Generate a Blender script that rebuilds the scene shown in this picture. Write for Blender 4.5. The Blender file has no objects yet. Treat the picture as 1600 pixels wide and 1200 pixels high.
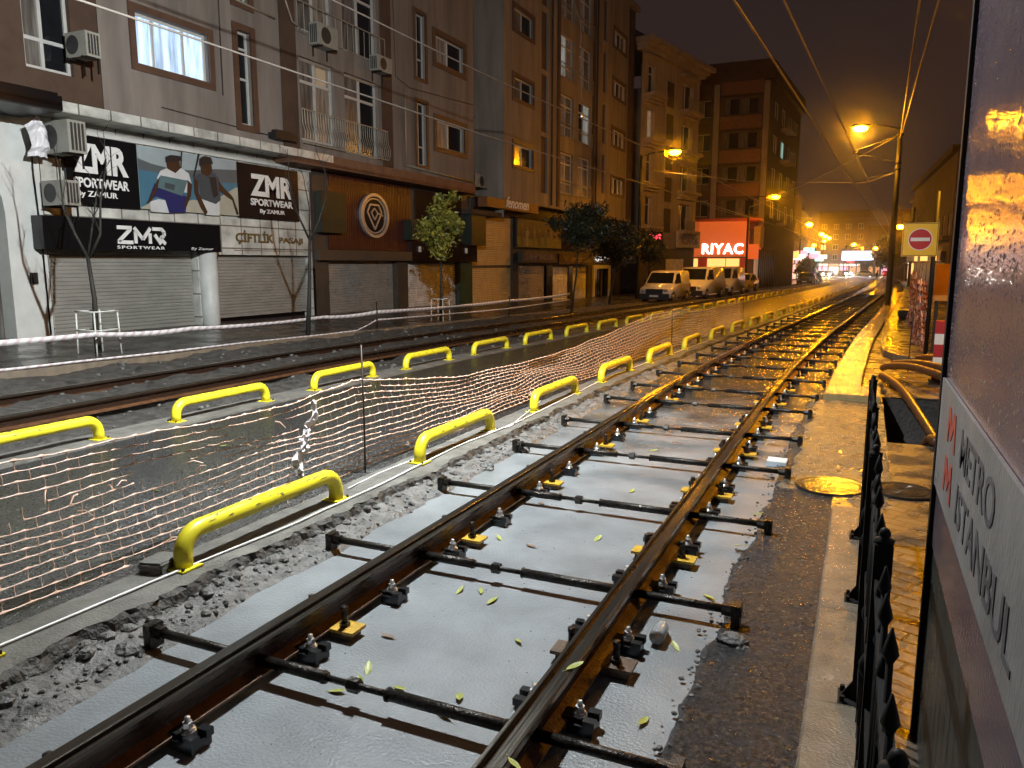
import bpy, bmesh, math, random
from mathutils import Vector, Matrix, noise
random.seed(7)
R = math.radians
scn = bpy.context.scene
# ------------------------------------------------------------------ camera
cam_d = bpy.data.cameras.new("camera"); cam = bpy.data.objects.new("camera", cam_d)
scn.collection.objects.link(cam); scn.camera = cam
CH = 2.05
cam.location = (0, 0, CH)
cam.rotation_euler = (R(90 - 8.904), 0, R(24.44))
cam_d.sensor_width = 36; cam_d.lens = 27.0; cam_d.clip_start = 0.03; cam_d.clip_end = 3000
# ------------------------------------------------------------------ world: light-polluted night sky
w = bpy.data.worlds.new("World"); scn.world = w; w.use_nodes = True
wn = w.node_tree.nodes; wl = w.node_tree.links; wn.clear()
wo = wn.new('ShaderNodeOutputWorld'); bg = wn.new('ShaderNodeBackground'); tc = wn.new('ShaderNodeTexCoord')
sp = wn.new('ShaderNodeSeparateXYZ'); rp = wn.new('ShaderNodeValToRGB')
wl.new(tc.outputs['Generated'], sp.inputs[0]); wl.new(sp.outputs['Z'], rp.inputs[0])
rp.color_ramp.elements[0].position = 0.0; rp.color_ramp.elements[0].color = (0.021, 0.0125, 0.0105, 1)
rp.color_ramp.elements[1].position = 0.45; rp.color_ramp.elements[1].color = (0.0125, 0.0080, 0.0078, 1)
nz = wn.new('ShaderNodeTexNoise'); nz.inputs['Scale'].default_value = 2.2; nz.inputs['Detail'].default_value = 4
wl.new(tc.outputs['Generated'], nz.inputs['Vector'])
mr = wn.new('ShaderNodeMapRange'); mr.inputs[3].default_value = 0.75; mr.inputs[4].default_value = 1.3
wl.new(nz.outputs[0], mr.inputs[0])
mx = wn.new('ShaderNodeMix'); mx.data_type = 'RGBA'; mx.blend_type = 'MULTIPLY'; mx.inputs[0].default_value = 1
wl.new(rp.outputs[0], mx.inputs[6]); wl.new(mr.outputs[0], mx.inputs[7])
wl.new(mx.outputs[2], bg.inputs[0]); wl.new(bg.outputs[0], wo.inputs[0])
bg.inputs[1].default_value = 1.35
scn.view_settings.view_transform = 'Standard'; scn.view_settings.look = 'None'
scn.view_settings.exposure = 0.22; scn.view_settings.gamma = 1.0
scn.render.engine = 'CYCLES'
scn.cycles.use_denoising = True
scn.cycles.sample_clamp_indirect = 4.0
scn.cycles.caustics_reflective = False; scn.cycles.caustics_refractive = False
scn.cycles.max_bounces = 5; scn.cycles.volume_bounces = 0
FLOOD_W = 6600.0      # white work floodlight over the track
LAMP_L = 800.0       # sodium lamp bowls
HAZE = 0.0007

# ------------------------------------------------------------------ helpers
def sstep(t):
    t = max(0., min(1., t)); return t * t * (3 - 2 * t)
def lerp_tab(tab, y):
    if y <= tab[0][0]: return tab[0][1]
    for (a, va), (b, vb) in zip(tab, tab[1:]):
        if y <= b: return va + (vb - va) * (y - a) / (b - a)
    return tab[-1][1]
_dx = [(-60, 0), (11, 0), (15, .07), (19, .19), (23, .34), (29, .65), (38, 1.16), (67, 2.73), (80, 3.35), (100, 4.1), (125, 4.8),
       (150, 5.1), (170, 4.6), (195, 2.6), (220, -1.2), (260, -9.5), (320, -26), (900, -190)]
def dx(y): return lerp_tab(_dx, y)
_zg = [(-60, 0), (13, 0), (20, -.05), (28, -.12), (60, -.24), (100, -.5), (150, -.8), (300, -1.6), (900, -3)]
def zg(y): return lerp_tab(_zg, y)
_zk = [(-20, .5), (8, .37), (14, .29), (25, .18), (36, .04), (45, -.10), (60, -.2), (100, -.42), (150, -.7), (300, -1.5)]
_zw = [(-20, .6), (10, .47), (18, .39), (26, .35), (31, .28), (36, .15), (43, -.06), (52, -.12), (60, -.16), (100, -.4), (150, -.7), (300, -1.5)]
def zpave(x, y):
    x0 = -12.4 + dx(y); x1 = -16.3 + .5 * dx(y)
    t = max(0, min(1, (x - x0) / (x1 - x0))); return lerp_tab(_zk, y) * (1 - t) + lerp_tab(_zw, y) * t
ONES = ['', 'first', 'second', 'third', 'fourth', 'fifth', 'sixth', 'seventh', 'eighth', 'ninth', 'tenth', 'eleventh', 'twelfth', 'thirteenth',
        'fourteenth', 'fifteenth', 'sixteenth', 'seventeenth', 'eighteenth', 'nineteenth']
TENS = {2: ('twentieth', 'twenty'), 3: ('thirtieth', 'thirty'), 4: ('fortieth', 'forty'), 5: ('fiftieth', 'fifty')}
def ordw(n):
    if n < 20: return ONES[n]
    t, o = divmod(n, 10); return TENS[t][0] if o == 0 else TENS[t][1] + '-' + ONES[o]

# ---- materials
def _bsdf(m):
    m.use_nodes = True
    return m.node_tree.nodes, m.node_tree.links, m.node_tree.nodes['Principled BSDF']
def M(name, col, rough=.5, metal=0., var=.2, vs=3., bump=0., bs=40., rv=0., col2=None, stretch=None, coat=0., spec=.5, det=5., thr=None, voro=0., tr=0.):
    m = bpy.data.materials.new(name); n, l, b = _bsdf(m)
    tc = n.new('ShaderNodeTexCoord'); mp = n.new('ShaderNodeMapping'); l.new(tc.outputs['Object'], mp.inputs[0])
    if stretch: mp.inputs['Scale'].default_value = stretch
    no = n.new('ShaderNodeTexNoise'); no.inputs['Scale'].default_value = vs; no.inputs['Detail'].default_value = det; no.inputs['Roughness'].default_value = .62
    l.new(mp.outputs[0], no.inputs['Vector'])
    a = [c * (1 - var) for c in col]; c2 = col2 if col2 else [min(1, c * (1 + var)) for c in col]
    rp = n.new('ShaderNodeValToRGB'); lo, hi = thr if thr else (.3, .7)
    rp.color_ramp.elements[0].position = lo; rp.color_ramp.elements[0].color = (*a, 1)
    rp.color_ramp.elements[1].position = hi; rp.color_ramp.elements[1].color = (*c2, 1)
    l.new(no.outputs[0], rp.inputs[0]); l.new(rp.outputs[0], b.inputs['Base Color'])
    b.inputs['Metallic'].default_value = metal; b.inputs['Roughness'].default_value = rough
    b.inputs['Specular IOR Level'].default_value = spec
    if coat: b.inputs['Coat Weight'].default_value = coat; b.inputs['Coat Roughness'].default_value = .08
    if tr: b.inputs['Transmission Weight'].default_value = tr
    if rv:
        mr = n.new('ShaderNodeMapRange'); mr.inputs[1].default_value = .3; mr.inputs[2].default_value = .7
        mr.inputs[3].default_value = max(.03, rough - rv); mr.inputs[4].default_value = min(1, rough + rv)
        n2 = n.new('ShaderNodeTexNoise'); n2.inputs['Scale'].default_value = vs * .7; n2.inputs['Detail'].default_value = 4
        l.new(mp.outputs[0], n2.inputs['Vector']); l.new(n2.outputs[0], mr.inputs[0]); l.new(mr.outputs[0], b.inputs['Roughness'])
    if bump:
        bp = n.new('ShaderNodeBump'); bp.inputs['Strength'].default_value = bump; bp.inputs['Distance'].default_value = .02
        if voro:
            v = n.new('ShaderNodeTexVoronoi'); v.inputs['Scale'].default_value = voro; l.new(mp.outputs[0], v.inputs['Vector'])
            n3 = n.new('ShaderNodeTexNoise'); n3.inputs['Scale'].default_value = bs; n3.inputs['Detail'].default_value = 5; l.new(mp.outputs[0], n3.inputs['Vector'])
            ad = n.new('ShaderNodeMath'); ad.operation = 'ADD'; l.new(v.outputs['Distance'], ad.inputs[0]); l.new(n3.outputs[0], ad.inputs[1])
            l.new(ad.outputs[0], bp.inputs['Height'])
        else:
            n3 = n.new('ShaderNodeTexNoise'); n3.inputs['Scale'].default_value = bs; n3.inputs['Detail'].default_value = 6
            l.new(mp.outputs[0], n3.inputs['Vector']); l.new(n3.outputs[0], bp.inputs['Height'])
        l.new(bp.outputs[0], b.inputs['Normal'])
    return m
def BR(name, c1, c2, mortar, bw, bh, rough=.3, rv=.1, bump=.5, axes='xy', msize=.03, offs=.5, rot=0., nb=.25):
    """laid units (pavers, wall tiles): brick texture with per-unit tone, joints and a bump"""
    m = bpy.data.materials.new(name); n, l, b = _bsdf(m)
    tc = n.new('ShaderNodeTexCoord'); s = n.new('ShaderNodeSeparateXYZ'); l.new(tc.outputs['Object'], s.inputs[0])
    cb = n.new('ShaderNodeCombineXYZ'); ix = {'x': 0, 'y': 1, 'z': 2}
    l.new(s.outputs[ix[axes[0]]], cb.inputs[0]); l.new(s.outputs[ix[axes[1]]], cb.inputs[1])
    mp = n.new('ShaderNodeMapping'); mp.inputs['Rotation'].default_value = (0, 0, rot); l.new(cb.outputs[0], mp.inputs[0])
    br = n.new('ShaderNodeTexBrick'); br.offset = offs
    br.inputs['Scale'].default_value = 1; br.inputs['Brick Width'].default_value = bw; br.inputs['Row Height'].default_value = bh
    br.inputs['Mortar Size'].default_value = msize * bh; br.inputs['Color1'].default_value = (*c1, 1); br.inputs['Color2'].default_value = (*c2, 1)
    br.inputs['Mortar'].default_value = (*mortar, 1); l.new(mp.outputs[0], br.inputs['Vector'])
    no = n.new('ShaderNodeTexNoise'); no.inputs['Scale'].default_value = 2.; no.inputs['Detail'].default_value = 6; l.new(tc.outputs['Object'], no.inputs['Vector'])
    mr = n.new('ShaderNodeMapRange'); mr.inputs[1].default_value = .3; mr.inputs[2].default_value = .7; mr.inputs[3].default_value = .6; mr.inputs[4].default_value = 1.25
    l.new(no.outputs[0], mr.inputs[0])
    mx = n.new('ShaderNodeMix'); mx.data_type = 'RGBA'; mx.blend_type = 'MULTIPLY'; mx.inputs[0].default_value = 1
    l.new(br.outputs['Color'], mx.inputs[6]); l.new(mr.outputs[0], mx.inputs[7]); l.new(mx.outputs[2], b.inputs['Base Color'])
    m2 = n.new('ShaderNodeMapRange'); m2.inputs[1].default_value = .35; m2.inputs[2].default_value = .65; m2.inputs[3].default_value = max(.05, rough - rv); m2.inputs[4].default_value = rough + rv
    l.new(no.outputs[0], m2.inputs[0]); l.new(m2.outputs[0], b.inputs['Roughness'])
    n3 = n.new('ShaderNodeTexNoise'); n3.inputs['Scale'].default_value = 25; n3.inputs['Detail'].default_value = 5; l.new(tc.outputs['Object'], n3.inputs['Vector'])
    ma = n.new('ShaderNodeMath'); ma.operation = 'MULTIPLY_ADD'; ma.inputs[1].default_value = nb
    iv = n.new('ShaderNodeMath'); iv.operation = 'SUBTRACT'; iv.inputs[0].default_value = 1; l.new(br.outputs['Fac'], iv.inputs[1])
    l.new(n3.outputs[0], ma.inputs[0]); l.new(iv.outputs[0], ma.inputs[2])
    bp = n.new('ShaderNodeBump'); bp.inputs['Strength'].default_value = bump; bp.inputs['Distance'].default_value = .015
    l.new(ma.outputs[0], bp.inputs['Height']); l.new(bp.outputs[0], b.inputs['Normal'])
    return m
def EM(name, col, st):
    m = bpy.data.materials.new(name); n, l, b = _bsdf(m)
    b.inputs['Base Color'].default_value = (*[c * .5 for c in col], 1)
    b.inputs['Emission Color'].default_value = (*col, 1); b.inputs['Emission Strength'].default_value = st
    return m
def CURT(name, col, em, scale=9., axis=1):
    """window with hanging curtain folds; em = light coming through from the room"""
    m = bpy.data.materials.new(name); n, l, b = _bsdf(m)
    tc = n.new('ShaderNodeTexCoord'); mp = n.new('ShaderNodeMapping'); mp.inputs['Scale'].default_value = (1, 1, .12); l.new(tc.outputs['Object'], mp.inputs[0])
    no = n.new('ShaderNodeTexNoise'); no.inputs['Scale'].default_value = scale; no.inputs['Detail'].default_value = 3; l.new(mp.outputs[0], no.inputs['Vector'])
    rp = n.new('ShaderNodeValToRGB'); rp.color_ramp.elements[0].position = .35; rp.color_ramp.elements[0].color = (*[c * .45 for c in col], 1)
    rp.color_ramp.elements[1].position = .62; rp.color_ramp.elements[1].color = (*col, 1)
    l.new(no.outputs[0], rp.inputs[0]); l.new(rp.outputs[0], b.inputs['Base Color'])
    b.inputs['Roughness'].default_value = .25; b.inputs['Coat Weight'].default_value = .6; b.inputs['Coat Roughness'].default_value = .05
    if em: l.new(rp.outputs[0], b.inputs['Emission Color']); b.inputs['Emission Strength'].default_value = em
    return m

# ---- mesh builder
class MB:
    def __init__(s): s.v = []; s.f = []; s.m = []; s.sm = []
    def add(s, vs, fs, mi=0, smooth=False):
        k = len(s.v); s.v += [tuple(p) for p in vs]
        for f in fs: s.f.append([i + k for i in f]); s.m.append(mi); s.sm.append(smooth)
        return s
    def box(s, x0, x1, y0, y1, z0, z1, mi=0, rot=None, piv=None):
        vs = [Vector((x, y, z)) for z in (z0, z1) for y in (y0, y1) for x in (x0, x1)]
        if rot is not None:
            c = Vector(piv) if piv is not None else Vector(((x0 + x1) / 2, (y0 + y1) / 2, (z0 + z1) / 2)); vs = [rot @ (p - c) + c for p in vs]
        return s.add(vs, [(0, 2, 3, 1), (4, 5, 7, 6), (0, 1, 5, 4), (2, 6, 7, 3), (0, 4, 6, 2), (1, 3, 7, 5)], mi)
    def fbox(s, fr, a0, a1, z0, z1, n0, n1, mi=0):
        vs = [fr.p(a, z, n) for n in (n0, n1) for z in (z0, z1) for a in (a0, a1)]
        return s.add(vs, [(0, 2, 3, 1), (4, 5, 7, 6), (0, 1, 5, 4), (2, 6, 7, 3), (0, 4, 6, 2), (1, 3, 7, 5)], mi)
    def tube(s, pts, r, seg=8, mi=0, cap=True, smooth=True, closed=False):
        pts = [Vector(p) for p in pts]; n = len(pts); rr = r if isinstance(r, (list, tuple)) else [r] * n
        vs = []; up = None
        for i, p in enumerate(pts):
            if closed: t = (pts[(i + 1) % n] - pts[i - 1])
            else: t = pts[min(i + 1, n - 1)] - pts[max(i - 1, 0)]
            t.normalize()
            if up is None: up = Vector((0, 0, 1)) if abs(t.z) < .9 else Vector((1, 0, 0))
            a = t.cross(up); 
            if a.length < 1e-4: a = t.cross(Vector((0, 1, .3)))
            a.normalize(); b = a.cross(t); up = b
            for k in range(seg):
                an = 2 * math.pi * k / seg; vs.append(p + (a * math.cos(an) + b * math.sin(an)) * rr[i])
        fs = []
        for i in range(n if closed else n - 1):
            j = (i + 1) % n
            for k in range(seg):
                k2 = (k + 1) % seg; fs.append((i * seg + k, i * seg + k2, j * seg + k2, j * seg + k))
        if cap and not closed: fs += [tuple(range(seg - 1, -1, -1)), tuple(range((n - 1) * seg, n * seg))]
        return s.add(vs, fs, mi, smooth)
    def cyl(s, p0, p1, r0, r1=None, seg=12, mi=0, smooth=True):
        return s.tube([p0, p1], [r0, r0 if r1 is None else r1], seg, mi, True, smooth)
    def lathe(s, prof, c, seg=16, mi=0, axis='z', smooth=True):
        vs = []
        for (r, h) in prof:
            for k in range(seg):
                a = 2 * math.pi * k / seg; x, y = r * math.cos(a), r * math.sin(a)
                q = {'z': (x, y, h), 'x': (h, x, y), 'y': (x, h, y)}[axis]
                vs.append((c[0] + q[0], c[1] + q[1], c[2] + q[2]))
        fs = []
        for i in range(len(prof) - 1):
            for k in range(seg):
                k2 = (k + 1) % seg; fs.append((i * seg + k, i * seg + k2, (i + 1) * seg + k2, (i + 1) * seg + k))
        fs += [tuple(range(seg - 1, -1, -1)), tuple(range((len(prof) - 1) * seg, len(prof) * seg))]
        return s.add(vs, fs, mi, smooth)
    def fpoly(s, fr, pts, n0, n1, mi=0):
        k = len(pts); vs = [fr.p(a, z, n0) for a, z in pts] + [fr.p(a, z, n1) for a, z in pts]
        fs = [tuple(range(k - 1, -1, -1)), tuple(range(k, 2 * k))] + [(i, (i + 1) % k, (i + 1) % k + k, i + k) for i in range(k)]
        return s.add(vs, fs, mi)
    def ell(s, c, rx, ry, rz, mi=0, seg=12, rings=7):
        vs = [(c[0], c[1], c[2] - rz)]
        for i in range(1, rings):
            t = math.pi * i / rings
            for k in range(seg):
                a = 2 * math.pi * k / seg; vs.append((c[0] + rx * math.sin(t) * math.cos(a), c[1] + ry * math.sin(t) * math.sin(a), c[2] - rz * math.cos(t)))
        vs.append((c[0], c[1], c[2] + rz)); fs = []
        for k in range(seg): fs.append((0, 1 + (k + 1) % seg, 1 + k)); fs.append((len(vs) - 1, 1 + (rings - 2) * seg + k, 1 + (rings - 2) * seg + (k + 1) % seg))
        for i in range(rings - 2):
            for k in range(seg):
                k2 = (k + 1) % seg; fs.append((1 + i * seg + k, 1 + i * seg + k2, 1 + (i + 1) * seg + k2, 1 + (i + 1) * seg + k))
        return s.add(vs, fs, mi, True)
    def rock(s, c, r, mi=0, sq=.7, seed=0):
        k = len(s.v); s.ell((0, 0, 0), r, r * .85, r * sq, mi, 7, 5)
        for i in range(k, len(s.v)):
            p = Vector(s.v[i]); d = 1 + .45 * noise.noise(p / r * 1.3 + Vector((seed * 3.1, seed, 0))); p *= d
            s.v[i] = (c[0] + p.x, c[1] + p.y, c[2] + p.z)
        for j in range(len(s.f)):
            if s.f[j][0] >= k: s.sm[j] = False
        return s
    def mesh(s, name, mats):
        me = bpy.data.meshes.new(name); me.from_pydata(s.v, [], s.f)
        for m in (mats if isinstance(mats, (list, tuple)) else [mats]): me.materials.append(m)
        me.polygons.foreach_set('material_index', s.m); me.polygons.foreach_set('use_smooth', s.sm); me.update()
        return me
    def recalc(s, me):
        bm = bmesh.new(); bm.from_mesh(me); bmesh.ops.recalc_face_normals(bm, faces=bm.faces); bm.to_mesh(me); bm.free()
    def build(s, name, mats, parent=None, loc=None, fix=True):
        me = s.mesh(name, mats)
        if fix: s.recalc(me)
        o = bpy.data.objects.new(name, me); scn.collection.objects.link(o)
        if parent is not None: o.parent = parent
        if loc: o.location = loc
        return o
def build_each(mb, name, mats, parent=None):
    """every separate piece of the builder becomes a part of its own"""
    par = list(range(len(mb.v)))
    def find(a):
        while par[a] != a: par[a] = par[par[a]]; a = par[a]
        return a
    for f in mb.f:
        for i in f[1:]: par[find(i)] = find(f[0])
    isl = {}
    for k, f in enumerate(mb.f): isl.setdefault(find(f[0]), []).append(k)
    for ks in isl.values():
        q = MB(); mp = {}
        for k in ks:
            ff = []
            for i in mb.f[k]:
                if i not in mp: mp[i] = len(q.v); q.v.append(mb.v[i])
                ff.append(mp[i])
            q.f.append(ff); q.m.append(mb.m[k]); q.sm.append(mb.sm[k])
        q.build(name, mats, parent)
def tag(o, label, cat, group=None):
    o['label'] = label; o['category'] = cat
    if group: o['group'] = group
    return o
def thing(name, label, cat, loc=(0, 0, 0), rz=0., group=None):
    o = bpy.data.objects.new(name, None); scn.collection.objects.link(o); o.empty_display_size = .1
    o.location = loc; o.rotation_euler = (0, 0, rz); return tag(o, label, cat, group)
def struct(mb, name, mat, **k):
    o = mb.build(name, mat, **k); o['kind'] = 'structure'; return o
def dup(root, loc, rz=None, label=None):
    c = root.copy(); scn.collection.objects.link(c); c.location = loc
    if rz is not None: c.rotation_euler = (0, 0, rz)
    if label: c['label'] = label
    for ch in list(root.children):
        d = ch.copy(); scn.collection.objects.link(d); d.parent = c
        for g in list(ch.children):
            e = g.copy(); scn.collection.objects.link(e); e.parent = d
    return c
class Frame:
    """a facade plane: s along it, z up, n out of it"""
    def __init__(s, o, sdir):
        s.o = Vector(o); s.s = Vector(sdir).normalized(); s.z = Vector((0, 0, 1)); s.n = s.s.cross(s.z)
    def p(s, a, z, n=0.): return s.o + s.s * a + s.z * z + s.n * n
def text_geo(body, size=1., ext=.01, off=0., shear=0., align='LEFT', space=1.):
    cu = bpy.data.curves.new('txt', 'FONT'); cu.body = body; cu.size = size; cu.extrude = ext; cu.offset = off; cu.shear = shear
    cu.align_x = align; cu.space_character = space; cu.resolution_u = 3
    o = bpy.data.objects.new('txt', cu); scn.collection.objects.link(o)
    dg = bpy.context.evaluated_depsgraph_get(); dg.update()
    me = bpy.data.meshes.new_from_object(o.evaluated_get(dg))
    vs = [v.co.copy() for v in me.vertices]; fs = [tuple(p.vertices) for p in me.polygons]
    bpy.data.objects.remove(o); bpy.data.curves.remove(cu); bpy.data.meshes.remove(me)
    return vs, fs
def ftext(mb, fr, body, a0, z0, n, width=None, height=None, size=1., ext=.01, off=0., shear=0., mi=0, space=1., slope=0.):
    """lettering lying on a facade frame, fitted to width x height (lower left corner at a0, z0)"""
    vs, fs = text_geo(body, 1., 0.02, off, shear, 'LEFT', space)
    x0 = min(v.x for v in vs); x1 = max(v.x for v in vs); y0 = min(v.y for v in vs); y1 = max(v.y for v in vs)
    sx = width / (x1 - x0) if width else size; sy = height / (y1 - y0) if height else sx
    mb.add([fr.p(a0 + (v.x - x0) * sx, z0 + (v.y - y0) * sy + slope * (v.x - x0) * sx, n + (v.z + .02) / .04 * ext) for v in vs], fs, mi)
def hsh(*a):
    x = math.sin(sum((i + 1) * 12.9898 * v for i, v in enumerate(a)) * 3.17) * 43758.5453; return x - math.floor(x)
def fbm(x, y, s=1., o=4): return noise.fractal(Vector((x * s, y * s, 0.3)), 1.0, 2.0, o)

# ------------------------------------------------------------------ materials
m_ground = M('ground dark earth', (.03, .027, .024), .6, var=.4, vs=2, bump=.6, bs=20)
m_slab = M('wet slab concrete', (.200, .215, .224), .38, var=.36, vs=1.7, bump=.4, bs=60, rv=.08, det=12, thr=(.25, .72))
m_rubble = M('broken concrete', (.118, .114, .106), .5, var=.6, vs=9, bump=1., bs=38, rv=.25, det=8)
m_kerbc = M('old kerb concrete', (.13, .125, .11), .5, var=.35, vs=5, bump=.5, bs=60, rv=.2)
m_asph = M('wet asphalt', (.019, .020, .021), .31, var=.45, vs=60, bump=.6, bs=150, rv=.1, voro=90.)
m_asph2 = M('coarse wet asphalt', (.068, .068, .070), .20, var=.7, vs=40, bump=.9, bs=190, rv=.1, voro=120.)
m_sand = M('wet sandy gravel', (.19, .15, .095), .30, var=.5, vs=12, bump=1., bs=70, rv=.12, voro=50.)
m_bed = M('dug up track bed', (.06, .056, .05), .5, var=.6, vs=7, bump=1.0, bs=30, rv=.25)
m_pave = BR('wet sett paving', (.040, .040, .036), (.066, .060, .054), (.012, .012, .011), .42, .2, .28, .16, .7, rot=.5)
m_paver = BR('interlocking pavers', (.095, .075, .056), (.135, .105, .075), (.028, .021, .016), .24, .12, .28, .12, .8, rot=.4, nb=.3, msize=.08)
m_kerbst = M('kerb stone', (.17, .14, .105), .20, var=.25, vs=6, bump=.5, bs=80, rv=.1)
m_plat = M('platform edge slab', (.27, .20, .09), .17, var=.28, vs=3, bump=.4, bs=50, rv=.07, det=8)
m_rail = M('rail steel', (.048, .026, .017), .27, .5, var=.35, vs=12, bump=.12, bs=60, rv=.07, stretch=(8, .5, 8))
m_railtop = M('worn rail head', (.17, .155, .13), .20, .9, var=.35, vs=10, bump=.08, bs=40, rv=.07, stretch=(14, .25, 14))
m_rust = M('rusty rail foot', (.115, .052, .022), .5, .2, var=.4, vs=14, bump=.4, bs=60, rv=.15)
m_rod = M('dark rod steel', (.030, .026, .022), .34, .6, var=.5, vs=20, bump=.4, bs=70, rv=.12)
m_blackp = M('black clip plastic', (.012, .013, .014), .28, var=.2)
m_chrome = M('zinc bolt', (.80, .80, .78), .30, .8, var=.1)
m_yplate = M('yellow plate', (.55, .33, .035), .4, var=.3, vs=30, bump=.3, bs=60)
m_bplate = M('brown plate', (.10, .06, .035), .45, .2, var=.4, vs=30, bump=.3, bs=60)
m_yel = M('yellow pipe paint', (.72, .62, .030), .34, var=.30, vs=7, bump=.12, bs=110, rv=.1, thr=(.28, .46), col2=(.74, .64, .028), det=9)
m_scuff = M('paint scuffs', (.16, .14, .06), .6, var=.5, vs=30)
m_net = M('pale orange net', (.76, .43, .28), .45, var=.2, vs=6, col2=(.84, .60, .46))
m_netred = M('red net', (.42, .06, .035), .4, var=.4, vs=8, col2=(.55, .25, .18))
m_cablew = M('white cable', (.78, .78, .76), .35, var=.08)
m_bag = M('white plastic film', (.75, .72, .74), .3, var=.1)
m_stake = M('rusty stake', (.035, .022, .016), .5, .3, var=.4, vs=20)
m_leafy = M('yellow leaf', (.34, .36, .05), .45, var=.35, vs=20, col2=(.48, .52, .14))
m_leafb = M('brown leaf', (.16, .10, .06), .5, var=.3, vs=20)
m_green = M('foliage', (.085, .115, .016), .5, var=.55, vs=2.5, col2=(.36, .32, .045))
m_greend = M('dark foliage', (.018, .026, .012), .5, var=.5, vs=3)
m_bark = M('bark', (.022, .018, .014), .7, var=.5, vs=12, bump=.8, bs=40, stretch=(1, 1, .2))
m_white = M('white painted metal', (.62, .62, .57), .4, var=.1)
m_taupe = M('taupe render', (.205, .175, .152), .85, var=.36, vs=1.5, bump=.25, bs=60, stretch=(1, 1, .14), det=9)
m_taupe2 = M('ochre grey render', (.235, .20, .165), .85, var=.36, vs=1.5, bump=.25, bs=60, stretch=(1, 1, .14), det=9)
m_brown = M('brown render', (.075, .042, .026), .85, var=.25, vs=1.5, bump=.2, bs=60)
m_terra = M('terracotta band', (.20, .10, .055), .8, var=.25, vs=2)
m_beige = M('beige stone render', (.31, .255, .20), .8, var=.25, vs=1.5, bump=.2, bs=50, stretch=(1, 1, .3))
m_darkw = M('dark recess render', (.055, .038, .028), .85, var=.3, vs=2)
m_obrown = M('orange brown cladding', (.20, .08, .028), .55, var=.2, vs=4)
m_tile = BR('white facade tile', (.56, .56, .51), (.62, .62, .57), (.16, .15, .13), .78, .62, .32, .08, .5, axes='yz', msize=.03, offs=0.)
m_whitew = M('white wall', (.62, .63, .60), .45, var=.1, vs=2.5, bump=.1, bs=30)
m_shut = M('galvanised shutter', (.40, .395, .36), .38, .35, var=.14, vs=2.5, rv=.08, stretch=(1, .6, 1.5))
m_shutb = M('bronze grey shutter', (.42, .385, .34), .30, .35, var=.14, vs=2.5, rv=.06)
m_shutw = M('grubby white shutter', (.68, .66, .63), .45, .1, var=.35, vs=2.2, rv=.1)
m_shuty = M('cream shutter', (.62, .45, .20), .5, var=.12, vs=2.5)
m_blk = M('black sign face', (.006, .006, .007), .18, var=.1)
m_blk2 = M('dark brown sign face', (.020, .011, .009), .16, var=.1)
m_letw = M('white lettering', (.80, .80, .78), .4, var=.04)
m_letg = M('gold brown lettering', (.16, .115, .035), .45, .3, var=.2)
m_pvc = M('white window frame', (.50, .49, .46), .4, var=.08)
m_brnfr = M('brown window surround', (.095, .050, .032), .6, var=.2)
m_glass = M('dark window glass', (.010, .011, .013), .06, var=.2)
m_curt = CURT('grey curtain behind glass', (.18, .16, .14), 0)
m_curtw = CURT('dim curtain', (.30, .25, .20), .05)
m_litblue = CURT('lit room curtain', (.55, .74, 1.0), .95, 7.)
m_litteal = CURT('lit room teal', (.42, .85, .66), .85, 3.)
m_litwarm = EM('warm lit pane', (1., .80, .38), 1.1)
m_litdimw = EM('dim warm pane', (.55, .42, .27), .22)
m_litcool = CURT('cool lit curtain', (.50, .62, .62), .30, 6.)
m_slat = M('red brown timber slat', (.065, .015, .010), .34, var=.35, vs=3, bump=.2, bs=40, stretch=(6, 6, .3), rv=.08)
m_dgreen = M('dark green panel', (.016, .022, .014), .5, var=.2)
m_dband = M('dark band', (.06, .048, .038), .5, var=.2, vs=3)
m_chr2 = M('polished sign metal', (.46, .46, .46), .38, .6, var=.1)
m_ac = M('air conditioner casing', (.30, .29, .25), .45, var=.12, vs=5)
m_acd = M('air conditioner grille', (.03, .03, .03), .5, var=.1)
m_iron = M('pale wrought iron', (.30, .27, .21), .5, .2, var=.2)
m_pole = M('dark pole paint', (.007, .006, .006), .6, .0, var=.3, vs=6, spec=.2)
m_lampb = M('lamp housing', (.10, .09, .08), .4, .3)
m_sod = EM('sodium lamp bowl', (1., .36, .0015), LAMP_L)
m_sod2 = EM('sodium lamp bowl, older', (1., .36, .0015), LAMP_L * .55)  # dimmer bowls, so the facades take less orange
m_sodfar = EM('distant sodium lamp', (1., .37, .003), LAMP_L * .5)
m_flood = EM('white lamp lens', (.93, .98, 1.), 350.)
m_wire = M('wire', (.26, .23, .20), .5, .2, var=.2)
m_kiosk = M('wrapped steel cabinet', (.24, .19, .28), .10, .5, var=.3, vs=1.6, bump=.075, bs=42, rv=.03, stretch=(1, 1.2, 2.2), col2=(.36, .27, .27))
m_kioskd = M('dark plinth steel', (.060, .065, .060), .30, .5, var=.25, vs=3, bump=.1, bs=40, rv=.08)
m_board = M('grey white board', (.21, .197, .19), .36, var=.28, vs=3.5, bump=.2, bs=60, rv=.1, det=9, stretch=(1, 1, .5))
m_letk = M('dark board lettering', (.075, .070, .076), .45, var=.5, vs=12)
m_letr = M('red board mark', (.34, .050, .030), .45)
m_signy = M('yellow sign face', (.92, .50, .02), .42, var=.06, vs=6)
m_signr = M('red sign disc', (.50, .018, .016), .4, var=.05)
m_signw = M('white sign bar', (.82, .72, .62), .4, var=.04)
m_redshop = M('orange red shop cladding', (.72, .10, .020), .4, var=.1)
m_redshop_lit = EM('orange red lightbox', (1., .17, .025), .42)
m_cream_lit = EM('warm lit shop front', (1., .46, .12), 1.5)
m_letlit = EM('lit white letters', (1., .95, .92), 5.)
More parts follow.
